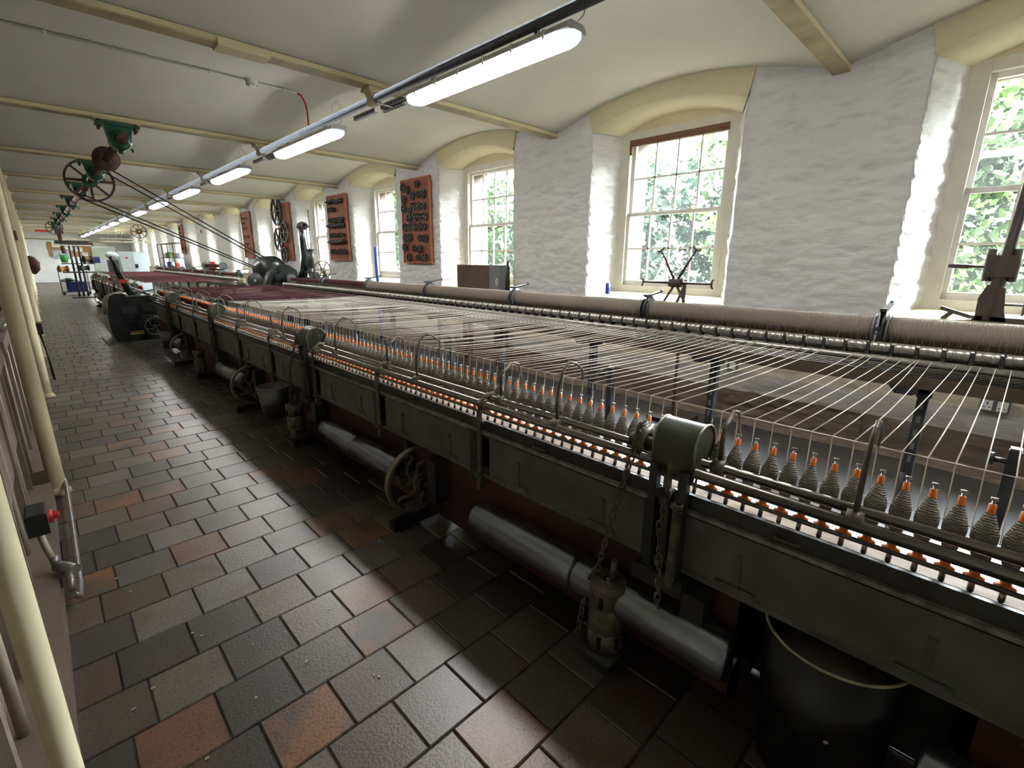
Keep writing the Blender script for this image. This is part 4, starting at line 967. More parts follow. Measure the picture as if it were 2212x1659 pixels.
ca.prism([(3.10, 0.985), (3.17, 0.985), (3.185, 1.06), (3.175, 1.155), (3.145, 1.175), (3.085, 1.175), (3.085, 1.16), (3.13, 1.15), (3.14, 1.10), (3.125, 1.05)], 'y', -0.014, 0.014); ca.bar((3.14, 0, 1.165), (3.32, 0, 1.19), 0.02, 0.012); ca.cyl((3.31, 0, 1.18), (3.31, 0, 1.205), 0.008, n=8)
ca.lathe([(-0.016, 0.03), (-0.016, 0.083), (-0.008, 0.083), (-0.008, 0.03)], (3.135, 0, 1.078), (0, 1, 0), 24)
cam_ = ca.mesh('roll_cradle', 'iron')
for i, y in enumerate(RB + [11.6 + 1.372 * i for i in range(8)]):
    c = rbm if y < 10 else rbf
    link('roll_cradle', cam_, c, (-3.0, y - c.location.y, 0))
t = thing('yarn_roll', 'spare maroon roll between pale end discs lying above the far rolls', 'yarn roll', (3.45, 14.9, 1.22), (0, 0, 0.05))
m = MB(); m.cyl((0, -0.7, 0), (0, 0.7, 0), 0.04, n=14); m.build('wound_slubbing', 'roll_red', t)
m = MB(); m.cyl((0, -0.73, 0), (0, -0.70, 0), 0.10, n=20); m.cyl((0, 0.70, 0), (0, 0.73, 0), 0.10, n=20); m.build('end_discs', 'greyband', t)
m = MB(); m.box((-0.03, -0.6, -0.36), (0.03, -0.57, -0.03)); m.box((-0.03, 0.57, -0.36), (0.03, 0.6, -0.03)); m.build('bearer', 'iron', t)

# ================================================================== HEADSTOCK
hs = thing('headstock', 'dark cast headstock standing in the aisle midway along the machine', 'headstock', (1.1, 10.7, 0))
def hp(mb, name, m, parent=None, **kw):
    if parent is None: return mb.build(name, m, hs, (-1.1, -10.7, 0), **kw)
    return mb.build(name, m, parent, None, **kw)
m = MB(); m.box((0.66, 10.16, 0), (1.42, 11.3, 0.022)); hp(m, 'base_plate', 'galv')
m = MB(); m.prism([(0.80, 0.022), (0.74, 0.20), (0.73, 0.50), (0.77, 0.70), (0.86, 0.78), (1.40, 0.78), (1.40, 0.022)], 'y', 10.26, 11.2); hp(m, 'casing', 'headgreen')
m = MB()
for a_, b_, c_, d in ((0.92, 1.14, 0.50, 0.62), (1.20, 1.34, 0.52, 0.66), (1.18, 1.36, 0.34, 0.46)): m.box((a_, 10.252, c_), (b_, 10.262, d))
hp(m, 'openings', 'hole')
m = MB(); m.box((0.98, 10.245, 0.14), (1.17, 10.262, 0.165)); m.box((0.98, 10.245, 0.18), (1.17, 10.262, 0.19)); hp(m, 'yellow_strips', 'yellow', label='two yellow painted strips')
pts = [(0.80 - 0.08 * math.sin(a) + 0.0, 0.70 - 0.18 * (1 - math.cos(a)) + 0.12) for a in [0, .4, .8, 1.2, 1.57, 1.9]]
m = MB(); m.tube([(0.98, 10.3, 0.835), (0.86, 10.3, 0.83), (0.76, 10.3, 0.78), (0.715, 10.3, 0.68), (0.705, 10.3, 0.50)], 0.024, 8); hp(m, 'guard_rim', 'bare_cover', label='pale worn guard rim')
m = MB(); m.lathe([(0, 0.17), (0.5, 0.17)], (0.93, 10.3, 0.66), (0, 1, 0), 24); m.cyl((0.93, 10.29, 0.66), (0.93, 10.3, 0.66), 0.17, n=24); hp(m, 'drum_cover', 'headgreen')
m = MB(); m.box((1.0, 10.22, 0.775), (1.42, 11.2, 0.79)); m.bar((1.10, 10.4, 0.80), (1.42, 10.3, 0.88), 0.03, 0.02); m.bar((1.05, 10.6, 0.96), (1.35, 10.3, 0.79), 0.02, 0.02); m.cyl((1.2, 10.25, 0.83), (1.2, 10.8, 0.83), 0.03, n=10); m.cyl((1.32, 10.2, 0.80), (1.32, 11.2, 0.80), 0.02, n=10); hp(m, 'top_linkage', 'galv')
m = MB(); m.tube([(1.12, 10.35, 0.74), (1.06, 10.32, 0.90), (1.01, 10.28, 1.04), (0.96, 10.24, 1.20), (0.935, 10.22, 1.34), (0.90, 10.2, 1.42)], [0.05, 0.05, 0.045, 0.04, 0.03, 0.022], 8); lv = hp(m, 'lever', 'headgreen')
m = MB(); m.box((0.965, 10.21, 0.995), (1.06, 10.31, 1.06)); m.build('red_tag', 'red', lv, label='red and white tag tied on the lever')
a, b, s_ = spoked(0.15, 0.018, 5, 0.03, 0.03, curve=0.7, rs=0.009); w_ = a.build('small_wheel', 'grime', hs, (1.33 - 1.1, 10.20 - 10.7, 0.26)); b.build('hub', 'steel', w_); s_.build('spokes', 'grime', w_)
# link frame under the strands and the rear gearing behind the roller beam
m = MB()
for y in (10.0, 10.9): m.box((1.4, y - 0.03, 0.52), (3.9, y + 0.03, 0.62)); m.box((2.4, y - 0.03, 0), (2.5, y + 0.03, 0.55)); m.box((3.8, y - 0.03, 0), (3.9, y + 0.03, 0.9))
m.bar((1.5, 10.3, 0.80), (2.9, 10.4, 0.90), 0.05, 0.03); m.bar((1.5, 10.7, 0.76), (3.0, 10.7, 0.86), 0.06, 0.03); m.cyl((1.6, 10.0, 0.78), (1.6, 10.9, 0.78), 0.07, n=14)
hp(m, 'side_frame', 'headgreen')
m = MB(); m.prism([(3.05, 0.80), (3.00, 0.95), (3.10, 1.16), (3.28, 1.30), (3.44, 1.30), (3.58, 1.20), (3.62, 1.0), (3.60, 0.80)], 'y', 9.55, 9.75); m.prism([(3.0, 0.80), (2.90, 0.80), (3.05, 1.10), (3.14, 1.14)], 'y', 9.5, 9.60)
m.cyl((3.22, 9.48, 1.08), (3.22, 9.56, 1.08), 0.07, n=16); m.cyl((3.42, 9.48, 1.08), (3.42, 9.56, 1.08), 0.06, n=16); m.cyl((3.2, 9.49, 0.90), (3.2, 9.55, 0.90), 0.09, n=18); hp(m, 'gear_plate', 'headgreen')
m = MB(); m.lathe([(0, 0.05), (0, 0.26), (0.02, 0.27), (0.42, 0.27), (0.44, 0.26), (0.44, 0.05)], (3.38, 10.18, 1.19), (0, 1, 0), 30); hp(m, 'belt_drum', 'headgreen')
m = MB(); m.lathe([(0, 0.03), (0, 0.14), (0.05, 0.14), (0.05, 0.03)], (3.0, 10.1, 1.0), (0, 1, 0), 22); hp(m, 'rope_sheave', 'cover')
m = MB(); m.tube([(3.62, 9.4, 1.05), (3.60, 9.2, 1.22), (3.57, 9.05, 1.45), (3.52, 8.95, 1.70), (3.50, 8.92, 1.95)], [0.09, 0.075, 0.06, 0.05, 0.04], 8); m.box((3.5, 8.9, 0.80), (3.72, 9.6, 1.08)); hp(m, 'curved_arm', 'headgreen')
m = MB(); m.lathe([(-0.12, .03), (-0.12, .06), (-.09, .06), (-.09, .045), (-.03, .045), (-.03, .075), (.0, .075), (.0, .045), (.06, .045), (.06, .06), (.10, .06), (.10, .03)], (3.5, 8.88, 1.97), (0, 1, 0), 12, False); m.cyl((3.5, 8.55, 1.95), (3.5, 9.0, 1.95), 0.015, n=8)
hp(m, 'sprockets', 'gear')
m = MB(); m.cyl((3.50, 8.55, 1.02), (3.50, 8.55, 2.22), 0.009, n=6); m.tube([(3.5, 8.70, 1.93), (3.5, 8.70, 1.72), (3.5, 8.67, 1.68), (3.5, 8.72, 1.64), (3.5, 8.66, 1.60), (3.5, 8.64, 1.57)], 0.006, 6); m.cyl((3.5, 8.86, 1.93), (3.5, 8.86, 1.3), 0.004, n=5); m.cyl((3.5, 8.92, 1.9), (3.52, 9.0, 1.3), 0.004, n=5); hp(m, 'guide_rod', 'grime')
m = MB(); m.cyl((3.5, 8.62, 1.25), (3.5, 8.62, 1.56), 0.055, n=16); m.cyl((3.5, 8.62, 1.555), (3.5, 8.62, 1.575), 0.075, n=16); hp(m, 'weight', 'iron', label='black hanging cylinder weight')
m = MB(); m.tube([(3.6, 8.85, 1.30), (3.55, 8.75, 1.25), (3.5, 8.65, 1.15), (3.55, 8.6, 1.05)], 0.015, 6); m.box((3.5, 8.6, 1.17), (3.54, 8.95, 1.19)); m.cyl((3.55, 8.62, 1.1), (3.55, 8.66, 1.1), 0.09, n=16); m.box((3.52, 8.8, 1.1), (3.56, 8.84, 1.38)); hp(m, 'levers', 'iron')
t = thing('handwheel_stand', 'six-spoked iron wheel on a stand behind the rolls by the headstock', 'wheel', (3.85, 8.98, 1.215))
a, b, s_ = spoked(0.165, 0.018, 6, 0.03, 0.035, rs=0.011); w_ = a.build('rim', 'gear', t, None); b.build('hub', 'gear', w_); s_.build('spokes', 'gear', w_)
m = MB(); m.box((0.02, 0.02, -1.215), (0.06, 0.06, 0.0)); m.box((-0.1, 0.0, -1.215), (0.14, 0.1, -1.195)); m.cyl((0, 0.0, 0), (0, 0.08, 0), 0.016, n=8); m.box((-0.02, 0.03, -0.03), (0.06, 0.05, 0.03)); m.build('stand', 'gear', t)

# ================================================================== WEIGHTS, CHAINS, BUCKETS
lk_ = MB(); lk_.tube([(0.0095 * math.cos(a), 0, 0.0175 * math.sin(a)) for a in [2 * PI * i / 10 for i in range(10)]], 0.0038, 5, closed=True); lkm = lk_.mesh('chain_link', 'grime')
def chain(c, pts, step=0.027):
    pts = [Vector(p) for p in pts]; i = 0; pos = 0; k = 0
    while i < len(pts) - 1:
        d = pts[i + 1] - pts[i]
        if pos > d.length: pos -= d.length; i += 1; continue
        p = pts[i] + d.normalized() * pos; q = d.normalized().to_track_quat('Z', 'Y') @ Matrix.Rotation(PI / 2 * (k % 2), 3, 'Z').to_quaternion()
        o = link('chain_link', lkm, c, p - c.location); o.rotation_mode = 'QUATERNION'; o.rotation_quaternion = q; pos += step; k += 1
for i, (y, lb) in enumerate(((0.77, 'stack of round iron weights on a rod by the nearest cover'), (3.62, 'round iron weight stack beside the galvanised bucket'), (6.62, 'far round iron weight stack by the third bucket'))):
    x = 1.235
    t = thing('counterweight', lb, 'weight', (x, y, 0), None, 'iron weights beneath the carriage')
    m = MB(); m.box((-0.055, -0.055, 0), (0.07, 0.055, 0.072)); m.box((0.05, -0.03, 0), (0.30, 0.03, 0.05)); m.build('block', 'iron', t)
    m = MB(); m.box((-0.085, -0.075, 0.072), (0.085, 0.075, 0.080)); m.build('base_plate', 'galv', t)
    m = MB(); m.lathe([(0.08, .02), (0.08, .064), (0.135, .064), (0.138, .060), (0.165, .060), (0.167, .063), (0.24, .063), (0.243, .058), (0.25, .058), (0.252, .063), (0.335, .063), (0.338, .058), (0.338, .02)], (0, 0, 0), (0, 0, 1), 24); m.build('weight', 'grime', t)
    m = MB()
    for a in (-1.9, -2.9, -1.2): m.box((0.06 * math.cos(a) - .007, 0.06 * math.sin(a) - .007, 0.10), (0.06 * math.cos(a) + .007, 0.06 * math.sin(a) + .007, 0.14)); m.box((0.06 * math.cos(a) - .007, 0.06 * math.sin(a) - .007, 0.26), (0.06 * math.cos(a) + .007, 0.06 * math.sin(a) + .007, 0.30))
    m.build('slots', 'hole', t, kind='stuff')
    m = MB(); m.cyl((0.01, -0.01, 0.33), (0.01, -0.01, 0.41), 0.011, n=10); m.build('rod', 'grime', t)
    if i < 2:
        chain(t, [(x - 0.005, y + 0.05, 0.335), (1.235, y + 0.0, 0.60), (1.285, y - 0.035, 0.83), (1.30, y - 0.035, 0.89), (1.345, y - 0.035, 0.898)])
        if i == 0: chain(t, [(x - 0.01, y + 0.06, 0.34), (x - 0.03, y + 0.08, 0.22), (x - 0.05, y + 0.085, 0.09)])
cc = thing('carriage_chain', 'second greasy chain hanging beside the coil spring of the nearest cover', 'chain', (1.25, 0.6, 0.6))
chain(cc, [(1.262, 0.60, 0.74), (1.257, 0.615, 0.60), (1.25, 0.60, 0.47), (1.24, 0.59, 0.32)])
def bucket(name, lb, x, y, r0, r1, h, m, rim, z=0.0):
    t = thing(name, lb, 'bucket', (x, y, z))
    b = MB(); b.lathe([(0.012, 0.0), (0.012, r0 - .004), (0, r0), (h, r1), (h, r1 - 0.005), (0.02, r0 - 0.006), (0.02, 0)], (0, 0, 0), (0, 0, 1), 40); b.build('body', m, t)
    e = MB(); e.tube([(r1 * math.cos(a), r1 * math.sin(a), h) for a in [2 * PI * i / 48 for i in range(48)]], 0.0042, 6, closed=True); e.build('rim', rim, t, label='bright worn rim')
    return t
bk = bucket('bucket', 'large black bucket half under the carriage at the lower right', 1.385, 0.145, 0.150, 0.168, 0.428, 'black', 'rimcream')
m = MB(); m.lathe([(0, 0.152), (0.02, 0.10), (0.03, 0.0)], (0, 0, 0.31), (0, 0, 1), 28); m.build('waste_wool', 'skin', bk)
m = MB()
for a, z, w_ in ((-2.4, 0.12, .012), (-2.25, 0.13, .009), (-2.9, 0.22, .010), (-2.0, 0.10, .013)): m.sphere((0.1565 * math.cos(a), 0.1565 * math.sin(a), z), w_, 8, 5, (0.3, 1, 0.8))
m.build('paint_drips', 'chip', bk)
for x, y, lb in ((1.20, 3.95, 'galvanised bucket beside the second weight stack'), (1.20, 8.15, 'farther galvanised bucket by the third carriage wheel')):
    b_ = bucket('bucket', lb, x, y, 0.088, 0.118, 0.245, 'galv', 'bare_cover', 0.17)
    m = MB(); m.tube([(0, -0.118, 0.22), (0.03, -0.10, 0.245), (0.065, -0.03, 0.268), (0.07, 0.03, 0.268), (0.03, 0.10, 0.245), (0, 0.118, 0.22)], 0.0035, 6); m.tube([(0.068, 0, 0.262), (0.072, 0, 0.285), (0.092, 0, 0.285)], 0.004, 6); m.build('handle', 'galv', b_)

# ================================================================== BOARDS WITH GEARS ON THE PIERS
def board(lb, y, z0, z1, wdt):
    t = thing('display_board', lb, 'board', (XW - 0.045, y, 0), None, 'red-brown boards hung on the piers')
    m = MB(); m.box((0, -wdt / 2, z0), (0.02, wdt / 2, z1)); m.build('panel', 'board', t)
    m = MB()
    m.box((-0.012, -wdt / 2 - .012, z0 - .012), (0.02, -wdt / 2 + .012, z1 + .012)); m.box((-0.012, wdt / 2 - .012, z0 - .012), (0.02, wdt / 2 + .012, z1 + .012)); m.box((-0.012, -wdt / 2, z1 - .012), (0.02, wdt / 2, z1 + .012)); m.box((-0.012, -wdt / 2, z0 - .012), (0.02, wdt / 2, z0 + .012))
    m.build('batten', 'boardedge', t)
    return t
def gear_mesh(r, teeth, spokes, w=0.03):
    m = MB(); n = teeth * 4; rim = r * 0.2
    prof_o = []
    for i in range(n): rr = r if i % 4 < 2 else r * 0.90; a = 2 * PI * i / n; prof_o.append((rr * math.cos(a), rr * math.sin(a)))
    ri = r - rim; vs = []
    for x in (-w / 2, w / 2):
        vs += [(x, p[0], p[1]) for p in prof_o]
    for x in (-w / 2, w / 2): vs += [(x, ri * math.cos(2 * PI * i / n), ri * math.sin(2 * PI * i / n)) for i in range(n)]
    fs = []
    for i in range(n):
        j = (i + 1) % n; fs += [(i, j, n + j, n + i), (2 * n + i, 3 * n + i, 3 * n + j, 2 * n + j), (i, 2 * n + i, 2 * n + j, j), (n + i, n + j, 3 * n + j, 3 * n + i)]
    m.add(vs, fs); m.cyl((-w * 0.8, 0, 0), (w * 0.5, 0, 0), r * 0.24, n=12)
    for k in range(spokes): a = 2 * PI * k / spokes; m.bar((0, r * .15 * math.cos(a), r * .15 * math.sin(a)), (0, ri * 1.03 * math.cos(a), ri * 1.03 * math.sin(a)), r * 0.12, w * 0.5, (1, 0, 0))
    return m
G1 = gear_mesh(0.066, 20, 5).mesh('gear_wheel', 'gear'); G2 = gear_mesh(0.055, 18, 4).mesh('gear_wheel', 'gear')
b1 = board('red-brown board full of small spoked gear wheels, nearest of the boards', 6.72, 1.365, 2.625, 0.78)
W_, H_ = 0.78, 1.26
# (across 0 left .. 1 right, down 0 top .. 1 bottom) as they hang
POS = [(0.12, 0.09), (0.28, 0.12), (0.62, 0.07), (0.14, 0.225), (0.45, 0.20), (0.65, 0.19), (0.82, 0.19), (0.12, 0.335), (0.33, 0.37), (0.47, 0.32), (0.65, 0.325), (0.82, 0.335), (0.30, 0.46), (0.52, 0.45), (0.68, 0.45), (0.85, 0.45),
       (0.13, 0.565), (0.30, 0.565), (0.48, 0.565), (0.66, 0.565), (0.82, 0.57), (0.13, 0.69), (0.29, 0.69), (0.66, 0.70), (0.84, 0.71), (0.10, 0.81), (0.45, 0.825), (0.64, 0.835), (0.24, 0.935), (0.58, 0.94), (0.80, 0.945)]
rown = ['top', 'second', 'third', 'fourth', 'fifth', 'sixth', 'seventh', 'bottom']
rows_ = [3, 4, 5, 4, 5, 4, 3, 3]; idx = 0
poscol = ['first', 'second', 'third', 'fourth', 'fifth']
for r_, cnt in enumerate(rows_):
    for c_ in range(cnt):
        u, v = POS[idx]; idx += 1
        y = 6.72 + W_ / 2 - u * W_; z = 2.625 - v * H_
        tag(link('gear_wheel', G1 if (idx % 3) else G2, None, (XW - 0.075, y, z), (0.3 * idx, 0, 0)), 'dark spoked gear in the %s row of the nearest board, %s from the left' % (rown[r_], poscol[c_]), 'gear', 'gears hung on the nearest board')
b2 = board('red-brown board with rows of small dark gears and shafts, second of the boards', 9.49, 1.40, 2.62, 0.82)
SG = gear_mesh(0.042, 12, 3, 0.05).mesh('small_gear', 'gear')
KN = MB(); KN.lathe([(0, .012), (0.0, .045), (-.03, .05), (-.05, .03), (-.08, .03), (-.08, .015), (-.13, .012), (-.13, 0)], (0, 0, 0), (1, 0, 0), 10); KNm = KN.mesh('shaft_collar', 'gear')
for r_, (z, n, kind_) in enumerate(((2.50, 4, 1), (2.36, 3, 0), (2.16, 7, 0), (2.05, 8, 1), (1.87, 6, 0), (1.74, 8, 1), (1.56, 7, 0))):
    for i in range(n):
        y = 9.49 + 0.32 - 0.64 * (i + 0.5) / max(n, 4 if n > 3 else 6)
        tag(link('small_gear' if not kind_ else 'shaft_collar', KNm if kind_ else SG, None, (XW - 0.05 - (0.03 if not kind_ else 0), y, z + 0.01 * math.sin(i * 2.1)), (i, 0, 0)), 'small dark machine part in the %s row of the second board, %s from the left' % (['top', 'second', 'third', 'fourth', 'fifth', 'sixth', 'bottom'][r_], ['first', 'second', 'third', 'fourth', 'fifth', 'sixth', 'seventh', 'eighth'][i]), 'machine part', 'machine parts on the second board')
b3 = board('red-brown board behind large spoked wheels, third of the boards', 12.30, 1.40, 2.68, 0.62)
for i, (y, z, r, lb) in enumerate(((12.62, 2.52, 0.33, 'largest spoked wheel, at the top of the third board'), (12.22, 2.02, 0.235, 'middle spoked wheel on the right side of the third board'), (12.66, 1.86, 0.28, 'spoked wheel low on the left side of the third board'), (12.36, 1.50, 0.19, 'smallest spoked wheel, at the foot of the third board'))):
    t = thing('spoked_wheel', lb, 'wheel', (XW - 0.10, y, z), (0, 0, PI / 2), 'wheels hung on the third board')
    a, b, s_ = spoked(r, 0.03, 6, 0.045, r * 0.2, rs=0.016); a.build('rim', 'gear', t); b.build('hub', 'gear', t); s_.build('spokes', 'gear', t)
b4 = board('narrow red-brown board with small hooks and tools, fourth of the boards', 15.25, 1.44, 2.66, 0.72)
for r_, (z, n) in enumerate(((2.50, 4), (2.38, 2), (2.24, 3), (2.02, 4), (1.82, 3), (1.60, 1))):
    for i in range(n):
        m = MB(); m.cyl((0, 0, 0), (-0.05, 0, 0), 0.014, n=6); m.bar((-0.03, 0, 0.02), (-0.03, 0.03 * (-1) ** i, -0.06), 0.014, 0.014)
        tag(m.build('hook_tool', 'gear', None, (XW - 0.045, 15.25 + 0.25 - 0.5 * (i + 0.5) / 4, z)), 'small dark tool on the fourth board, %s row, %s from the left' % (rown[r_], poscol[i]), 'tool', 'tools on the fourth board')
b5 = board('red-brown board far down the wall with a row of dark parts, last of the boards', 23.6, 1.60, 2.70, 0.62)
for i in range(6): tag(link('small_gear', SG, None, (XW - 0.07, 23.62, 2.55 - 0.15 * i), (i, 0, 0)), 'small dark gear on the last board, %s from the top' % ['first', 'second', 'third', 'fourth', 'fifth', 'sixth'][i], 'gear', 'gears on the last board')
t = thing('fire_call_point', 'small red fire call point on a pier far down the window wall', 'fire call point', (XW - 0.03, 20.5, 2.35)); m = MB(); m.box((0, -0.09, -0.05), (0.03, 0.09, 0.05)); m.build('box', 'red', t)
# ---- power sockets low on the wall
t = thing('power_socket', 'grey metal double power socket low on the wall at the right edge', 'power socket', (XW - 0.03, -0.104, 0.475))
m = MB(); m.bbox((0, -0.074, -0.043), (0.03, 0.074, 0.043), 0.003); m.build('plate', 'galv', t)
for s_ in (-1, 1):
    m = MB(); m.box((-0.002, s_ * 0.037 - .026, -0.034), (0.0, s_ * 0.037 + .026, 0.034)); f_ = m.build('socket_face', 'plastic_white', t)
    m = MB(); m.box((-0.003, s_ * 0.037 - .004, 0.008), (-0.001, s_ * 0.037 + .004, 0.022)); m.box((-0.003, s_ * 0.037 - .018, -0.016), (-0.001, s_ * 0.037 - .008, -0.010)); m.box((-0.003, s_ * 0.037 + .008, -0.016), (-0.001, s_ * 0.037 + .018, -0.010)); m.build('pin_holes', 'hole', f_)
t = thing('power_socket', 'grey metal single power socket on the wall between two beam stands', 'power socket', (XW - 0.03, 1.63, 0.475))
m = MB(); m.bbox((0, -0.045, -0.045), (0.03, 0.045, 0.045), 0.003); m.build('plate', 'galv', t); m = MB(); m.box((-0.002, -.026, -0.034), (0.0, .026, 0.034)); m.build('socket_face', 'plastic_white', t)

# ================================================================== THINGS AT THE WINDOWS
t = thing('winding_reel', 'six-armed dark winding reel on a stand before the second window', 'winding reel', (3.75, 1.90, 1.235))
m = MB(); m.cyl((0, -0.05, 0), (0, 0.05, 0), 0.035, n=14); m.build('hub', 'darkwood', t)
for k in range(6):
    a = k * PI / 3; L = 0.30; d = Vector((0, math.cos(a), math.sin(a)))
    m = MB(); m.tube([d * 0.02, d * L], [0.011, 0.008], 7); ar = m.build('arm', 'darkwood', t); m = MB(); n_ = Vector((0, -math.sin(a), math.cos(a))); m.tube([d * L - n_ * 0.035 + d * .012, d * L - n_ * 0.02, d * L + n_ * 0.02, d * L + n_ * 0.035 + d * .012], 0.007, 6); m.build('arm_tip', 'darkwood', ar)
m = MB(); m.cyl((0.0, 0.02, 0), (0.22, 0.02, 0), 0.014, n=8); m.box((0.20, 0.01, -1.235), (0.22, 0.03, 0.02)); m.bar((0.21, 0.02, -0.02), (0.21, 0.16, -0.40), 0.018, 0.018); m.box((0.05, -0.15, -1.235), (0.38, 0.19, -1.20)); m.build('stand', 'darkwood', t)
t = thing('winding_stand', 'old dark wooden winding stand with a handle on the sill of the right-hand window', 'winding stand', (4.60, 0.02, 0))
m = MB(); m.tube([(0, 0.03, 1.03), (0, 0.02, 1.1), (0, 0.0, 1.5), (0.0, -0.02, 2.35)], [0.05, 0.048, 0.030, 0.028], 10); m.build('post', 'darkwood', t)
m = MB(); m.box((-0.05, -0.055, 1.32), (0.05, 0.09, 1.46))
for y in (-0.045, 0.075): m.cyl((0, y, 1.29), (0, y, 1.50), 0.026, n=10)
m.build('block', 'darkwood', t)
m = MB(); m.lathe([(0, .008), (0.03, .012), (0.05, .009), (0.10, .016), (0.16, .017), (0.19, .012), (0.195, 0)], (0, 0.09, 1.385), (0, 1, 0.02), 10); m.build('crank_handle', 'darkwood', t)
m = MB(); m.prism([(-0.07, 1.03), (0.085, 1.03), (0.09, 1.18), (0.06, 1.27), (-0.03, 1.25), (-0.05, 1.1)], 'x', -0.045, 0.045); m.build('lower_block', 'darkwood', t)
m = MB(); m.bar((-0.02, 0.27, 1.10), (-0.02, 0.10, 1.045), 0.035, 0.025); m.bar((-0.02, 0.10, 1.045), (-0.02, -0.55, 1.03), 0.05, 0.03); m.bar((-0.02, 0.20, 1.08), (-0.02, 0.25, 1.02), 0.03, 0.03);  m.build('arm_rail', 'darkwood', t)
for z, y in ((1.14, -0.13), (1.40, -0.20)):
    m = MB(); m.lathe([(0, .012), (0, .07), (0.012, .07), (0.012, .012)], (0, y, z), (0, -1, 0), 16); m.lathe([(0.2, .012), (0.2, .07), (0.212, .07), (0.212, .012)], (0, y, z), (0, -1, 0), 16)
    for k in range(8): a = k * PI / 4; m.cyl((.055 * math.cos(a), y, z + .055 * math.sin(a)), (.055 * math.cos(a), y - .21, z + .055 * math.sin(a)), 0.005, n=6)
    m.cyl((0, y + 0.12, z), (0, y - .25, z), 0.009, n=8); m.build('spool_cage', 'galv', t, kind='stuff')
t = thing('wooden_box', 'dark brown wooden box with a slot, standing before the third window', 'box', (4.30, 5.04, 0))
m = MB(); m.bbox((-0.01, -0.24, 1.0), (0.16, 0.45, 1.345), 0.004); m.build('body', 'wood', t)
m = MB(); m.box((-0.012, -0.432, 1.0), (0.16, -0.24, 1.347)); m.build('end_panel', 'greyband', t, label='grey end panel')
m = MB(); m.tube([(-0.014, -0.40, 1.10), (-0.014, -0.40, 1.16), (-0.014, -0.385, 1.175), (-0.014, -0.37, 1.16), (-0.014, -0.37, 1.10), (-0.014, -0.385, 1.085)], 0.006, 6, closed=True); m.build('handle_slot', 'paper', t)
m = MB(); trm = MB(); trm.box((0.0, -0.025, 0), (0.05, 0.025, 1.0)); trm.box((0.05, -0.025, 0.9), (0.11, 0.025, 0.95)); trm.box((0.10, -0.025, 0), (0.15, 0.025, 1.0)); trm_ = trm.mesh('trestle', 'wood')
for yy in (-0.335, 0.335): link('trestle', trm_, t, (0, yy, 0))
m = MB()
m = MB(); m.tube([(4.44, 4.64, 1.00), (4.44, 4.64, 1.15), (4.45, 4.625, 1.30), (4.455, 4.62, 1.40)], [0.06, 0.055, 0.03, 0.008], 8)
m.box((4.42, 4.61, 0), (4.46, 4.67, 1.0)); tag(m.build('black_cloth', 'black'), 'narrow black cloth draped over a stick by the third window', 'cloth')
m = MB(); m.cyl((4.36, 7.86, 0.0), (4.48, 8.10, 1.62), 0.034, n=14); tag(m.build('blue_tube', 'blue'), 'tall bright blue plastic tube leaning by the fourth window', 'tube')
m = MB(); m.cyl((4.53, 3.09, 1.05), (4.53, 3.09, 1.17), 0.026, n=14); tag(m.build('blue_bottle', 'blue'), 'small blue cylinder on the sill of the reel window', 'bottle')

# ================================================================== LEFT SIDE: POSTS, GUARDS, SWITCH
cy = [3.82, 6.70, 9.52, 12.3, 15.1, 17.9, 20.7, 23.5, 26.3, 29.1, 31.9]
def post(y, r, lb, x=-0.125):
    t = thing('iron_post', lb, 'post', (x, y, 0), None, 'cream posts along the left side')
    m = MB(); m.lathe([(0, r), (2.70, r * 0.92), (2.71, r * 1.5), (2.757, r * 1.5), (2.757, 0)], (0, 0, 0), (0, 0, 1), 18); m.build('shaft', 'post', t)
    m = MB(); m.lathe([(0, 0), (0, r * 1.5), (0.02, r * 1.45), (0.05, r * 1.02), (0.05, r * .5)], (0, 0, 0), (0, 0, 1), 18); m.build('base', 'post', t)
    return t
post(0.95, 0.019, 'nearest cream post, cut by the lower left corner', -0.103)
for i, y in enumerate(cy): post(y, 0.040, ['cream post with its foot beside the floor conduit', 'cream post beyond the conduit post', 'third cream post past the conduit', 'fourth cream post past the conduit', 'fifth cream post past the conduit', 'sixth cream post past the conduit', 'seventh cream post past the conduit', 'eighth cream post past the conduit', 'ninth cream post past the conduit', 'tenth cream post past the conduit', 'farthest cream post on the left'][i])
def guard(y0, y1, lb):
    t = thing('machine_guard', lb, 'machine guard', (-0.2, (y0 + y1) / 2, 0), None, 'taupe machine guards between the posts'); h = (y1 - y0) / 2
    m = MB(); m.box((-0.25, -h, 0), (0.055, h, 0.125)); m.build('plinth', 'guard', t)
    m = MB(); m.box((-0.12, -h, 0.085), (-0.09, h, 0.92)); m.build('back_panel', 'guarddark', t)
    m = MB(); m.box((-0.08, -h, 0.86), (0.0, h, 0.93)); m.build('top_rail', 'guard', t)
    n = max(2, int(round((y1 - y0) / 0.55)))
    for i in range(n + 1):
        y = -h + 0.03 + (2 * h - 0.06) * i / n; m = MB(); m.box((-0.07, y - 0.022, 0.085), (-0.02, y + 0.022, 0.88)); m.build('upright', 'guard', t)
    for i in range(n):
        y = -h + 0.03 + (2 * h - 0.06) * (i + 0.5) / n; m = MB(); m.cyl((-0.04, y, 0.085), (-0.04, y, 0.86), 0.014, n=10); m.build('bar', 'guardbar', t)
    m = MB()
    for k in range(26): z = 0.12 + 0.028 * k; m.bar((-0.075, -h + 0.04, z), (-0.075, -h + 2 * h / n, z), 0.004, 0.006)
    m.build('mesh_bars', 'guardbar', t, kind='stuff')
    m = MB(); m.box((-0.06, h * 0.1, 0.42), (-0.03, h * 0.95, 0.80)); m.build('cover_plate', 'guard', t)
    return t
guard(1.35, 3.70, 'taupe machine guard with beige bars nearest the viewer')
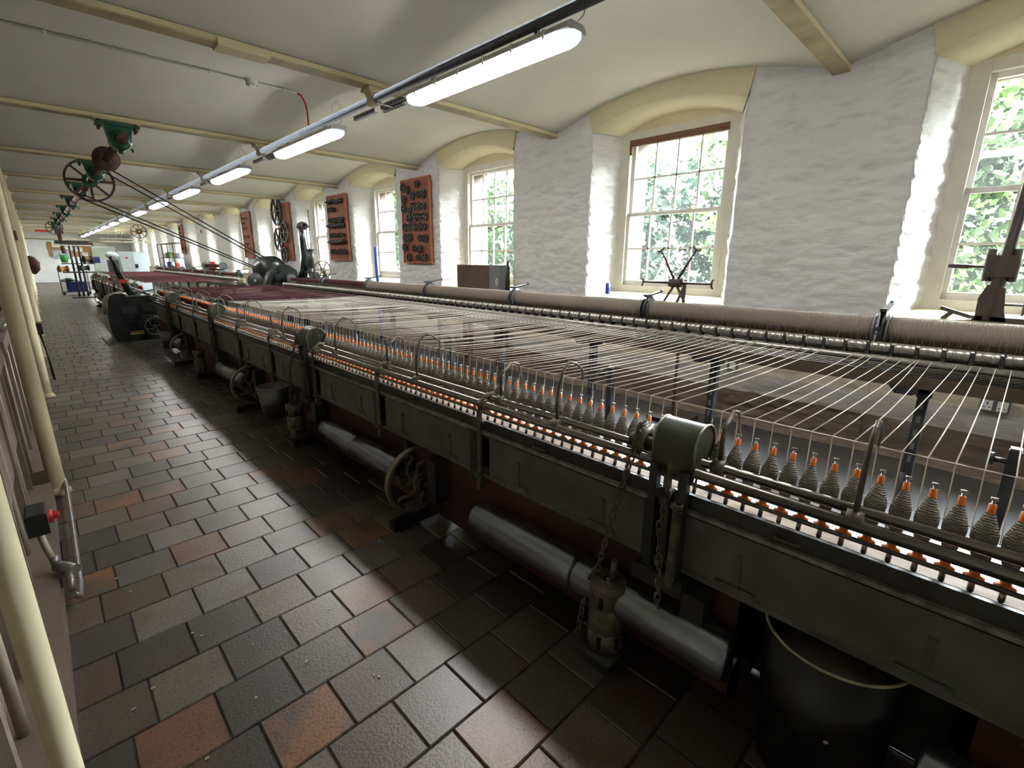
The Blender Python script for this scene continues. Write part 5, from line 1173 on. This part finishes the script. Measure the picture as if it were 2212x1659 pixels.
guard(3.95, 6.55, 'second taupe machine guard beyond the conduit post'); guard(6.85, 9.4, 'third taupe machine guard on the left'); guard(9.65, 12.2, 'fourth taupe machine guard on the left')
for i, (y0, y1, lb) in enumerate(((4.5, 6.1, 'aluminium hand rail above the second guard'), (8.2, 9.9, 'aluminium hand rail above the third guard'))):
    m = MB(); m.tube([(-0.22, y0, 0.93), (-0.20, y0, 0.98), (-0.20, y1, 0.98), (-0.22, y1, 0.93)], 0.016, 10); tag(m.build('hand_rail', 'alu'), lb, 'hand rail', 'hand rails on the left')
t = thing('isolator_switch', 'black isolator box with a red knob on the nearest guard', 'switch', (-0.19, 2.60, 0.36))
m = MB(); m.bbox((-0.01, -0.07, -0.045), (0.055, 0.07, 0.045), 0.006); m.build('box', 'black', t)
m = MB(); m.lathe([(0.055, .028), (0.068, .028), (0.07, .024)], (0, 0, 0), (1, 0, 0), 16); m.box((0.066, -0.022, -0.009), (0.088, 0.022, 0.009)); m.build('knob', 'red', t, label='red rotary knob')
cd = thing('floor_conduit', 'steel conduit with screwed fittings along the foot of the guard', 'conduit', (-0.1, 2.5, 0))
m = MB(); m.tube([(-0.02, 1.38, 0.15), (0.0, 1.36, 0.13), (0.012, 1.30, 0.07), (0.012, 1.20, 0.048), (0.012, 0.6, 0.046), (0.010, 0.05, 0.046), (0.004, -0.08, 0.055), (-0.012, -0.10, 0.085)], 0.0115, 10); m.build('pipe', 'conduit', cd)
m = MB(); m.cyl((-0.045, 0.06, 0.150), (0.008, -0.02, 0.150), 0.022, n=14); m.cyl((-0.012, -0.02, 0.145), (-0.012, -0.09, 0.10), 0.014, n=12); m.cyl((-0.035, 0.03, 0.135), (-0.04, 0.0, 0.075), 0.014, n=12); m.cyl((-0.045, 0.06, 0.15), (-0.05, 0.075, 0.19), 0.016, n=12); m.build('junction', 'conduit', cd)
m = MB(); m.tube([(-0.05, 0.07, 0.17), (-0.065, 0.09, 0.24), (-0.075, 0.11, 0.32)], 0.012, 8); m.build('riser', 'guardbar', cd)
t = thing('rusty_hook', 'small rusty bracket on the cream post', 'bracket', (-0.085, 6.69, 1.62)); m = MB(); m.prism([(0, 0), (0.06, 0.03), (0.05, -0.03), (0.09, -0.06), (0.0, -0.05)], 'x', 0, 0.02); m.build('plate', 'rust', t)
t = thing('hung_coat', 'dark brown coat hanging on a post at the far left', 'coat', (-0.075, 23.5, 1.15))
m = MB(); m.tube([(0, 0, 0.30), (0.03, 0, 0.22), (0.09, 0.02, 0.05), (0.10, -0.02, -0.15), (0.04, 0, -0.30)], [0.03, 0.12, 0.17, 0.13, 0.05], 10); m.build('cloth', 'leather', t)
for i, (y, z, lb) in enumerate(((7.6, 0.62, 'small dark socket box on the second post'),)):
    t = thing('socket_box', lb, 'socket', (-0.11, y, z)); m = MB(); m.bbox((0, -0.1, -0.06), (0.06, 0.1, 0.06), 0.005); m.build('box', 'black', t)
    m = MB(); m.tube([(0.03, -0.05, -0.06), (0.05, -0.08, -0.25), (0.06, -0.3, -0.55)], 0.012, 6); m.build('lead', 'black', t)

# ================================================================== FAR END OF THE ROOM
YF = Y1 - 0.02
nb_ = thing('notice_board', 'brown cork notice board on the far end wall', 'notice board', (0, YF, 0)); m = MB(); m.box((0.75, -0.03, 1.45), (2.75, 0, 2.28)); m.build('cork', 'cork', nb_)
for x0, x1, z0, z1, mt, lb in ((0.95, 1.35, 1.98, 2.27, 'paper2', 'cream notice at the upper left of the cork board'), (1.5, 1.85, 1.83, 2.08, 'paper', 'white notice in the middle of the cork board'), (1.9, 2.25, 1.75, 2.0, 'paper', 'white notice with a dark picture on the cork board'), (2.2, 2.45, 1.5, 1.7, 'paper', 'small white notice at the lower right of the cork board')):
    t = thing('notice', lb, 'paper notice', (0, YF - 0.03, 0)); m = MB(); m.box((x0, -0.006, z0), (x1, 0, z1)); m.build('sheet', mt, t)
    m = MB(); m.box((x0 + .06, -0.008, z1 - 0.09), (x1 - .06, -0.006, z1 - 0.06)); m.build('heading', 'print', t)
t = thing('poster', 'grey poster with dark pictures low on the far wall', 'poster', (0, YF, 0)); m = MB(); m.box((0.92, -0.05, 1.30), (1.62, -0.035, 1.88)); m.build('sheet', 'poster', t)
m = MB(); m.box((0.95, -0.052, 1.80), (1.58, -0.05, 1.86))
for i in range(7): m.prism([(0.98 + 0.09 * i, 1.36 + 0.1 * (i % 3)), (1.06 + 0.09 * i, 1.36 + 0.1 * (i % 3)), (1.02 + 0.09 * i, 1.50 + 0.1 * (i % 3))], 'y', -0.052, -0.05)
m.build('pictures', 'print', t)
t = thing('white_cupboard', 'white wall box with a red sticker on the far wall', 'cupboard', (3.1, YF, 1.9)); m = MB(); m.bbox((-0.35, -0.25, -0.4), (0.3, 0, 0.42), 0.01); m.build('box', 'paper', t); m = MB(); m.box((-0.12, -0.255, -0.14), (0.02, -0.25, -0.02)); m.build('sticker', 'red', t)
m = MB(); m.cyl((XL + .1, YF - 0.4, 2.42), (5.0 - .6, YF - 0.4, 2.42), 0.035, n=10); tag(m.build('wall_pipe', 'cream'), 'long cream pipe across the far end wall', 'pipe')
yb_ = beam_y(10); m = MB(); m.cyl((1.02, yb_, 2.45), (1.05, yb_, 1.58), 0.075, n=12); m.box((0.92, yb_ - .1, 2.4), (1.17, yb_ + .1, 2.5)); m.box((0.93, yb_ - .07, 2.5), (1.13, yb_ + .07, 2.757)); tag(m.build('drop_shaft', 'rust'), 'rusty vertical pipe dropping below the far shaft pulley', 'pipe')
t = thing('red_sign', 'small red sign hung under a far ceiling beam at the left', 'sign', (0.6, beam_y(12) , 2.68)); m = MB(); m.box((-0.25, -0.03, -0.02), (0.25, 0.03, 0.076)); m.build('plate', 'red', t)
# steel cabinet
cb_ = thing('steel_cabinet', 'tall grey two-door steel cabinet beyond the machine', 'cabinet', (3.05, 26.0, 0))
m = MB(); m.bbox((-0.45, 0, 0), (0.50, 0.5, 1.66), 0.01); m.build('carcass', 'cabinet', cb_)
for s_ in (-1, 1):
    m = MB(); m.box((0.02 if s_ > 0 else -0.44, -0.018, 0.06), (0.49 if s_ > 0 else 0.01, 0, 1.63)); d_ = m.build('door', 'cabinet' if s_ < 0 else 'cabinetlight', cb_)
    if s_ > 0: m = MB(); m.box((0.03, -0.04, 1.0), (0.13, -0.018, 1.16)); m.build('lock', 'black', d_)
    else: m = MB(); m.box((-0.26, -0.021, 1.38), (-0.16, -0.018, 1.44)); m.build('sticker', 'red', d_)
t = thing('pale_cabinet', 'pale green cabinet with a blue-grey band, left of the steel cabinet', 'cabinet', (2.35, 30.0, 0))
m = MB(); m.bbox((-0.3, 0, 0), (0.55, 0.4, 1.90), 0.01); m.build('body', 'cabinet2', t); m = MB(); m.box((-0.28, -0.02, 1.10), (0.53, 0, 1.32)); m.build('drawer', 'cabinetlight', t)
t = thing('standing_blower', 'dark grey machine with a round head beside the steel cabinet', 'machine', (2.35, 25.6, 0)); m = MB(); m.bbox((-0.18, -0.1, 0), (0.15, 0.3, 1.35), 0.03); m.build('body', 'iron', t); m = MB(); m.sphere((0, 0.1, 1.5), 0.22, 14, 8, (1, 1, 0.7)); m.build('head', 'cabinet', t)
# clothes-airer like rack hung above the cabinet
t = thing('hanging_rack', 'pale slatted rack hung from the ceiling above the cabinet', 'rack', (3.0, beam_y(9), 2.05))
m = MB()
for z in (0, 0.12): m.cyl((-0.9, 0, z), (0.7, 0, z), 0.018, n=8)
m.cyl((-1.1, 0.4, 0.05), (0.75, 0.4, 0.02), 0.02, n=8); m.cyl((0.70, -0.05, 0.03), (0.70, 0.35, 0.03), 0.07, n=12)
for x in (-0.6, 0.5): m.cyl((x, 0.0, 0.0), (x, 0.0, 0.706), 0.008, n=5)
m.build('rails', 'paper2', t)
for i in range(14): m = MB(); m.cyl((-0.4 + 0.075 * i, 0, -0.02), (-0.4 + 0.075 * i, 0.0, 0.42), 0.006, n=5); m.build('peg', 'galv', t)
# yarn rack with black bars
t = thing('bar_rack', 'tall black frame rack with upright bars at the far end of the carriage', 'rack', (1.0, 23.2, 0))
m = MB(); m.box((-0.35, -0.06, 1.86), (0.55, 0.06, 1.98)); m.build('top_bar', 'iron', t)
for x in (0.0, 0.12, 0.24): m = MB(); m.cyl((x, 0, 0.05), (x, 0, 1.9), 0.030, n=8); m.build('upright', 'iron', t)
m = MB(); m.box((-0.30, -0.25, 0.88), (0.6, 0.25, 0.92)); m.build('shelf', 'iron', t); m = MB(); m.box((-0.30, -0.25, 1.18), (0.6, 0.25, 1.21)); m.build('shelf', 'iron', t); m = MB(); m.box((-0.2, -0.2, 0), (0.5, 0.2, 0.04)); m.build('foot', 'iron', t)
m = MB(); m.box((-0.38, -0.05, 1.80), (0.6, 0.05, 1.84)); m.build('cross_bar', 'alu', t)
for i, (x, y, z, r, mt, lb) in enumerate(((0.80, 23.1, 1.36, 0.11, 'greenplastic', 'green plastic pot on the black rack'), (0.72, 23.0, 1.02, 0.12, 'cork', 'brown spool lying on the lower shelf of the black rack'), (1.42, 23.1, 1.34, 0.14, 'wood', 'brown spool on the right of the black rack'), (1.28, 23.05, 1.05, 0.10, 'iron', 'black spool on the lower shelf of the black rack'))):
    m = MB(); m.lathe([(-0.12, 0), (-0.12, r), (-0.10, r), (-0.10, r * .7), (0.10, r * .7), (0.10, r), (0.12, r), (0.12, 0)] if mt != 'greenplastic' else [(-0.13, 0), (-0.13, r * .8), (0.13, r), (0.13, r * .9), (-0.1, r * .7), (-0.1, 0)], (x, y, z - (0.0 if mt == 'greenplastic' else 0)), (0, 0, 1) if mt == 'greenplastic' else (1, 0.3, 0), 14)
    tag(m.build('spool' if mt != 'greenplastic' else 'pot', mt), lb, 'spool' if mt != 'greenplastic' else 'pot')
t = thing('blue_box', 'blue plastic box on top of the black rack shelf', 'box', (1.6, 23.3, 1.22)); m = MB(); m.bbox((-0.16, -0.12, 0), (0.16, 0.12, 0.22), 0.01); m.build('body', 'bluecrate', t)
# wire cage trolley with crate
t = thing('cage_trolley', 'grey wire cage trolley at the end of the aisle', 'trolley', (1.05, 25.6, 0)); m = MB()
for x in (-0.42, 0.40):
    for y in (-0.25, 0.25): m.cyl((x, y, 0.06), (x, y, 1.02), 0.012, n=6)
for z in (0.12, 0.5, 1.0):
    m.cyl((-0.42, -0.25, z), (-0.42, 0.25, z), 0.008, n=6); m.cyl((-0.42, 0.25, z), (0.4, 0.25, z), 0.008, n=6)
m.build('frame', 'galv', t); m = MB(); m.box((-0.42, -0.25, 0.09), (0.40, 0.25, 0.12)); m.build('deck', 'galv', t)
for x in (-0.38, 0.36): m = MB(); m.cyl((x, -0.22, 0.045), (x, -0.18, 0.045), 0.045, n=12); m.build('castor', 'black', t)
t = thing('blue_crate', 'dark blue crate standing in the cage trolley', 'crate', (1.08, 25.58, 0.125)); m = MB(); m.bbox((-0.30, -0.2, 0), (0.28, 0.2, 0.36), 0.012); m.build('body', 'bluecrate', t); m = MB(); m.box((-0.31, -0.21, 0.33), (0.29, 0.21, 0.362)); m.build('rim', 'bluecrate', t)
for i, (x, r, mt, lb) in enumerate(((0.88, 0.13, 'green', 'dark green bundle in the blue crate'), (1.12, 0.11, 'paper', 'white bundle in the blue crate'), (0.76, 0.10, 'wool', 'brown wool bundle in the blue crate'))):
    m = MB(); m.sphere((x, 25.55, 0.487 + r * .6), r, 10, 6, (1.2, 1, 0.6)); tag(m.build('bundle', mt), lb, 'bundle', 'bundles in the blue crate')
# shelves of things under the far windows
sh_ = thing('open_shelf', 'dark open shelf rack under the far windows', 'shelf', (3.95, 23.5, 0))
m = MB()
for z in (1.05, 1.40, 1.95): m.box((-0.15, -1.6, z), (0.2, 1.6, z + 0.025))
m.build('boards', 'darkwood', sh_)
for y in (-1.55, -0.5, 0.6, 1.55): m = MB(); m.box((-0.15, y - .015, 0), (-0.12, y + .015, 1.97)); m.build('upright', 'iron', sh_)
for i, (y, z, mt, s_, lb) in enumerate(((22.2, 1.426, 'print', .12, 'dark box at the near end of the open shelf'), (22.7, 1.426, 'cork', .13, 'brown box on the open shelf'), (23.3, 1.426, 'greenplastic', .12, 'light green box on the open shelf'), (23.9, 1.426, 'wood', .14, 'brown basket on the open shelf'), (24.5, 1.426, 'paper2', .12, 'cream box at the far end of the open shelf'), (22.5, 1.076, 'red', .11, 'red box on the lower shelf'), (24.0, 1.076, 'blue', .13, 'blue box on the lower shelf'), (23.2, 1.076, 'paper', .12, 'white box on the lower shelf'))):
    m = MB(); m.bbox((-s_ / 2, -s_, 0), (s_ / 2, s_, s_ * 1.5), 0.01); tag(m.build('storage_box', mt, None, (3.97, y, z)), lb, 'box', 'boxes on the open shelf')
t = thing('red_bucket', 'small red bucket standing on a stool behind the far rolls', 'bucket', (3.65, 15.9, 1.12)); m = MB(); m.lathe([(0, 0), (0, 0.085), (0.20, 0.115), (0.20, 0.105), (0.02, 0.08), (0.02, 0)], (0, 0, 0), (0, 0, 1), 18); m.build('body', 'red', t)
m = MB(); m.box((3.53, 15.78, 1.08), (3.77, 16.02, 1.12)); m.box((3.63, 15.88, 0), (3.67, 15.92, 1.08)); m.box((3.5, 15.75, 0), (3.8, 16.05, 0.03)); tag(m.build('stool', 'iron'), 'dark stool under the red bucket', 'stool')
# wood chips and lint on the tiles
rc = random.Random(5); m = MB()
for x, y in ((0.03, 1.33), (0.05, 1.29), (0.01, 1.22), (0.11, 1.36), (0.20, 1.94), (0.22, 1.90), (0.60, 1.28), (0.61, 1.26), (0.34, 1.72), (0.02, 2.55), (0.06, 2.4), (0.63, 1.7), (0.28, 1.47), (-0.02, 1.7), (0.88, 1.75), (0.05, 1.75), (1.02, 2.0), (0.9, 2.1), (0.45, 1.5)):
    a = rc.uniform(0, 3); s_ = rc.uniform(0.006, 0.014); m.bar((x, y, 0.004), (x + s_ * math.cos(a), y + s_ * math.sin(a), 0.005), 0.006, 0.003)
tag(m.build('wood_chips', 'chip'), 'pale wood chips scattered over the tiles', 'wood chips', kind='stuff')
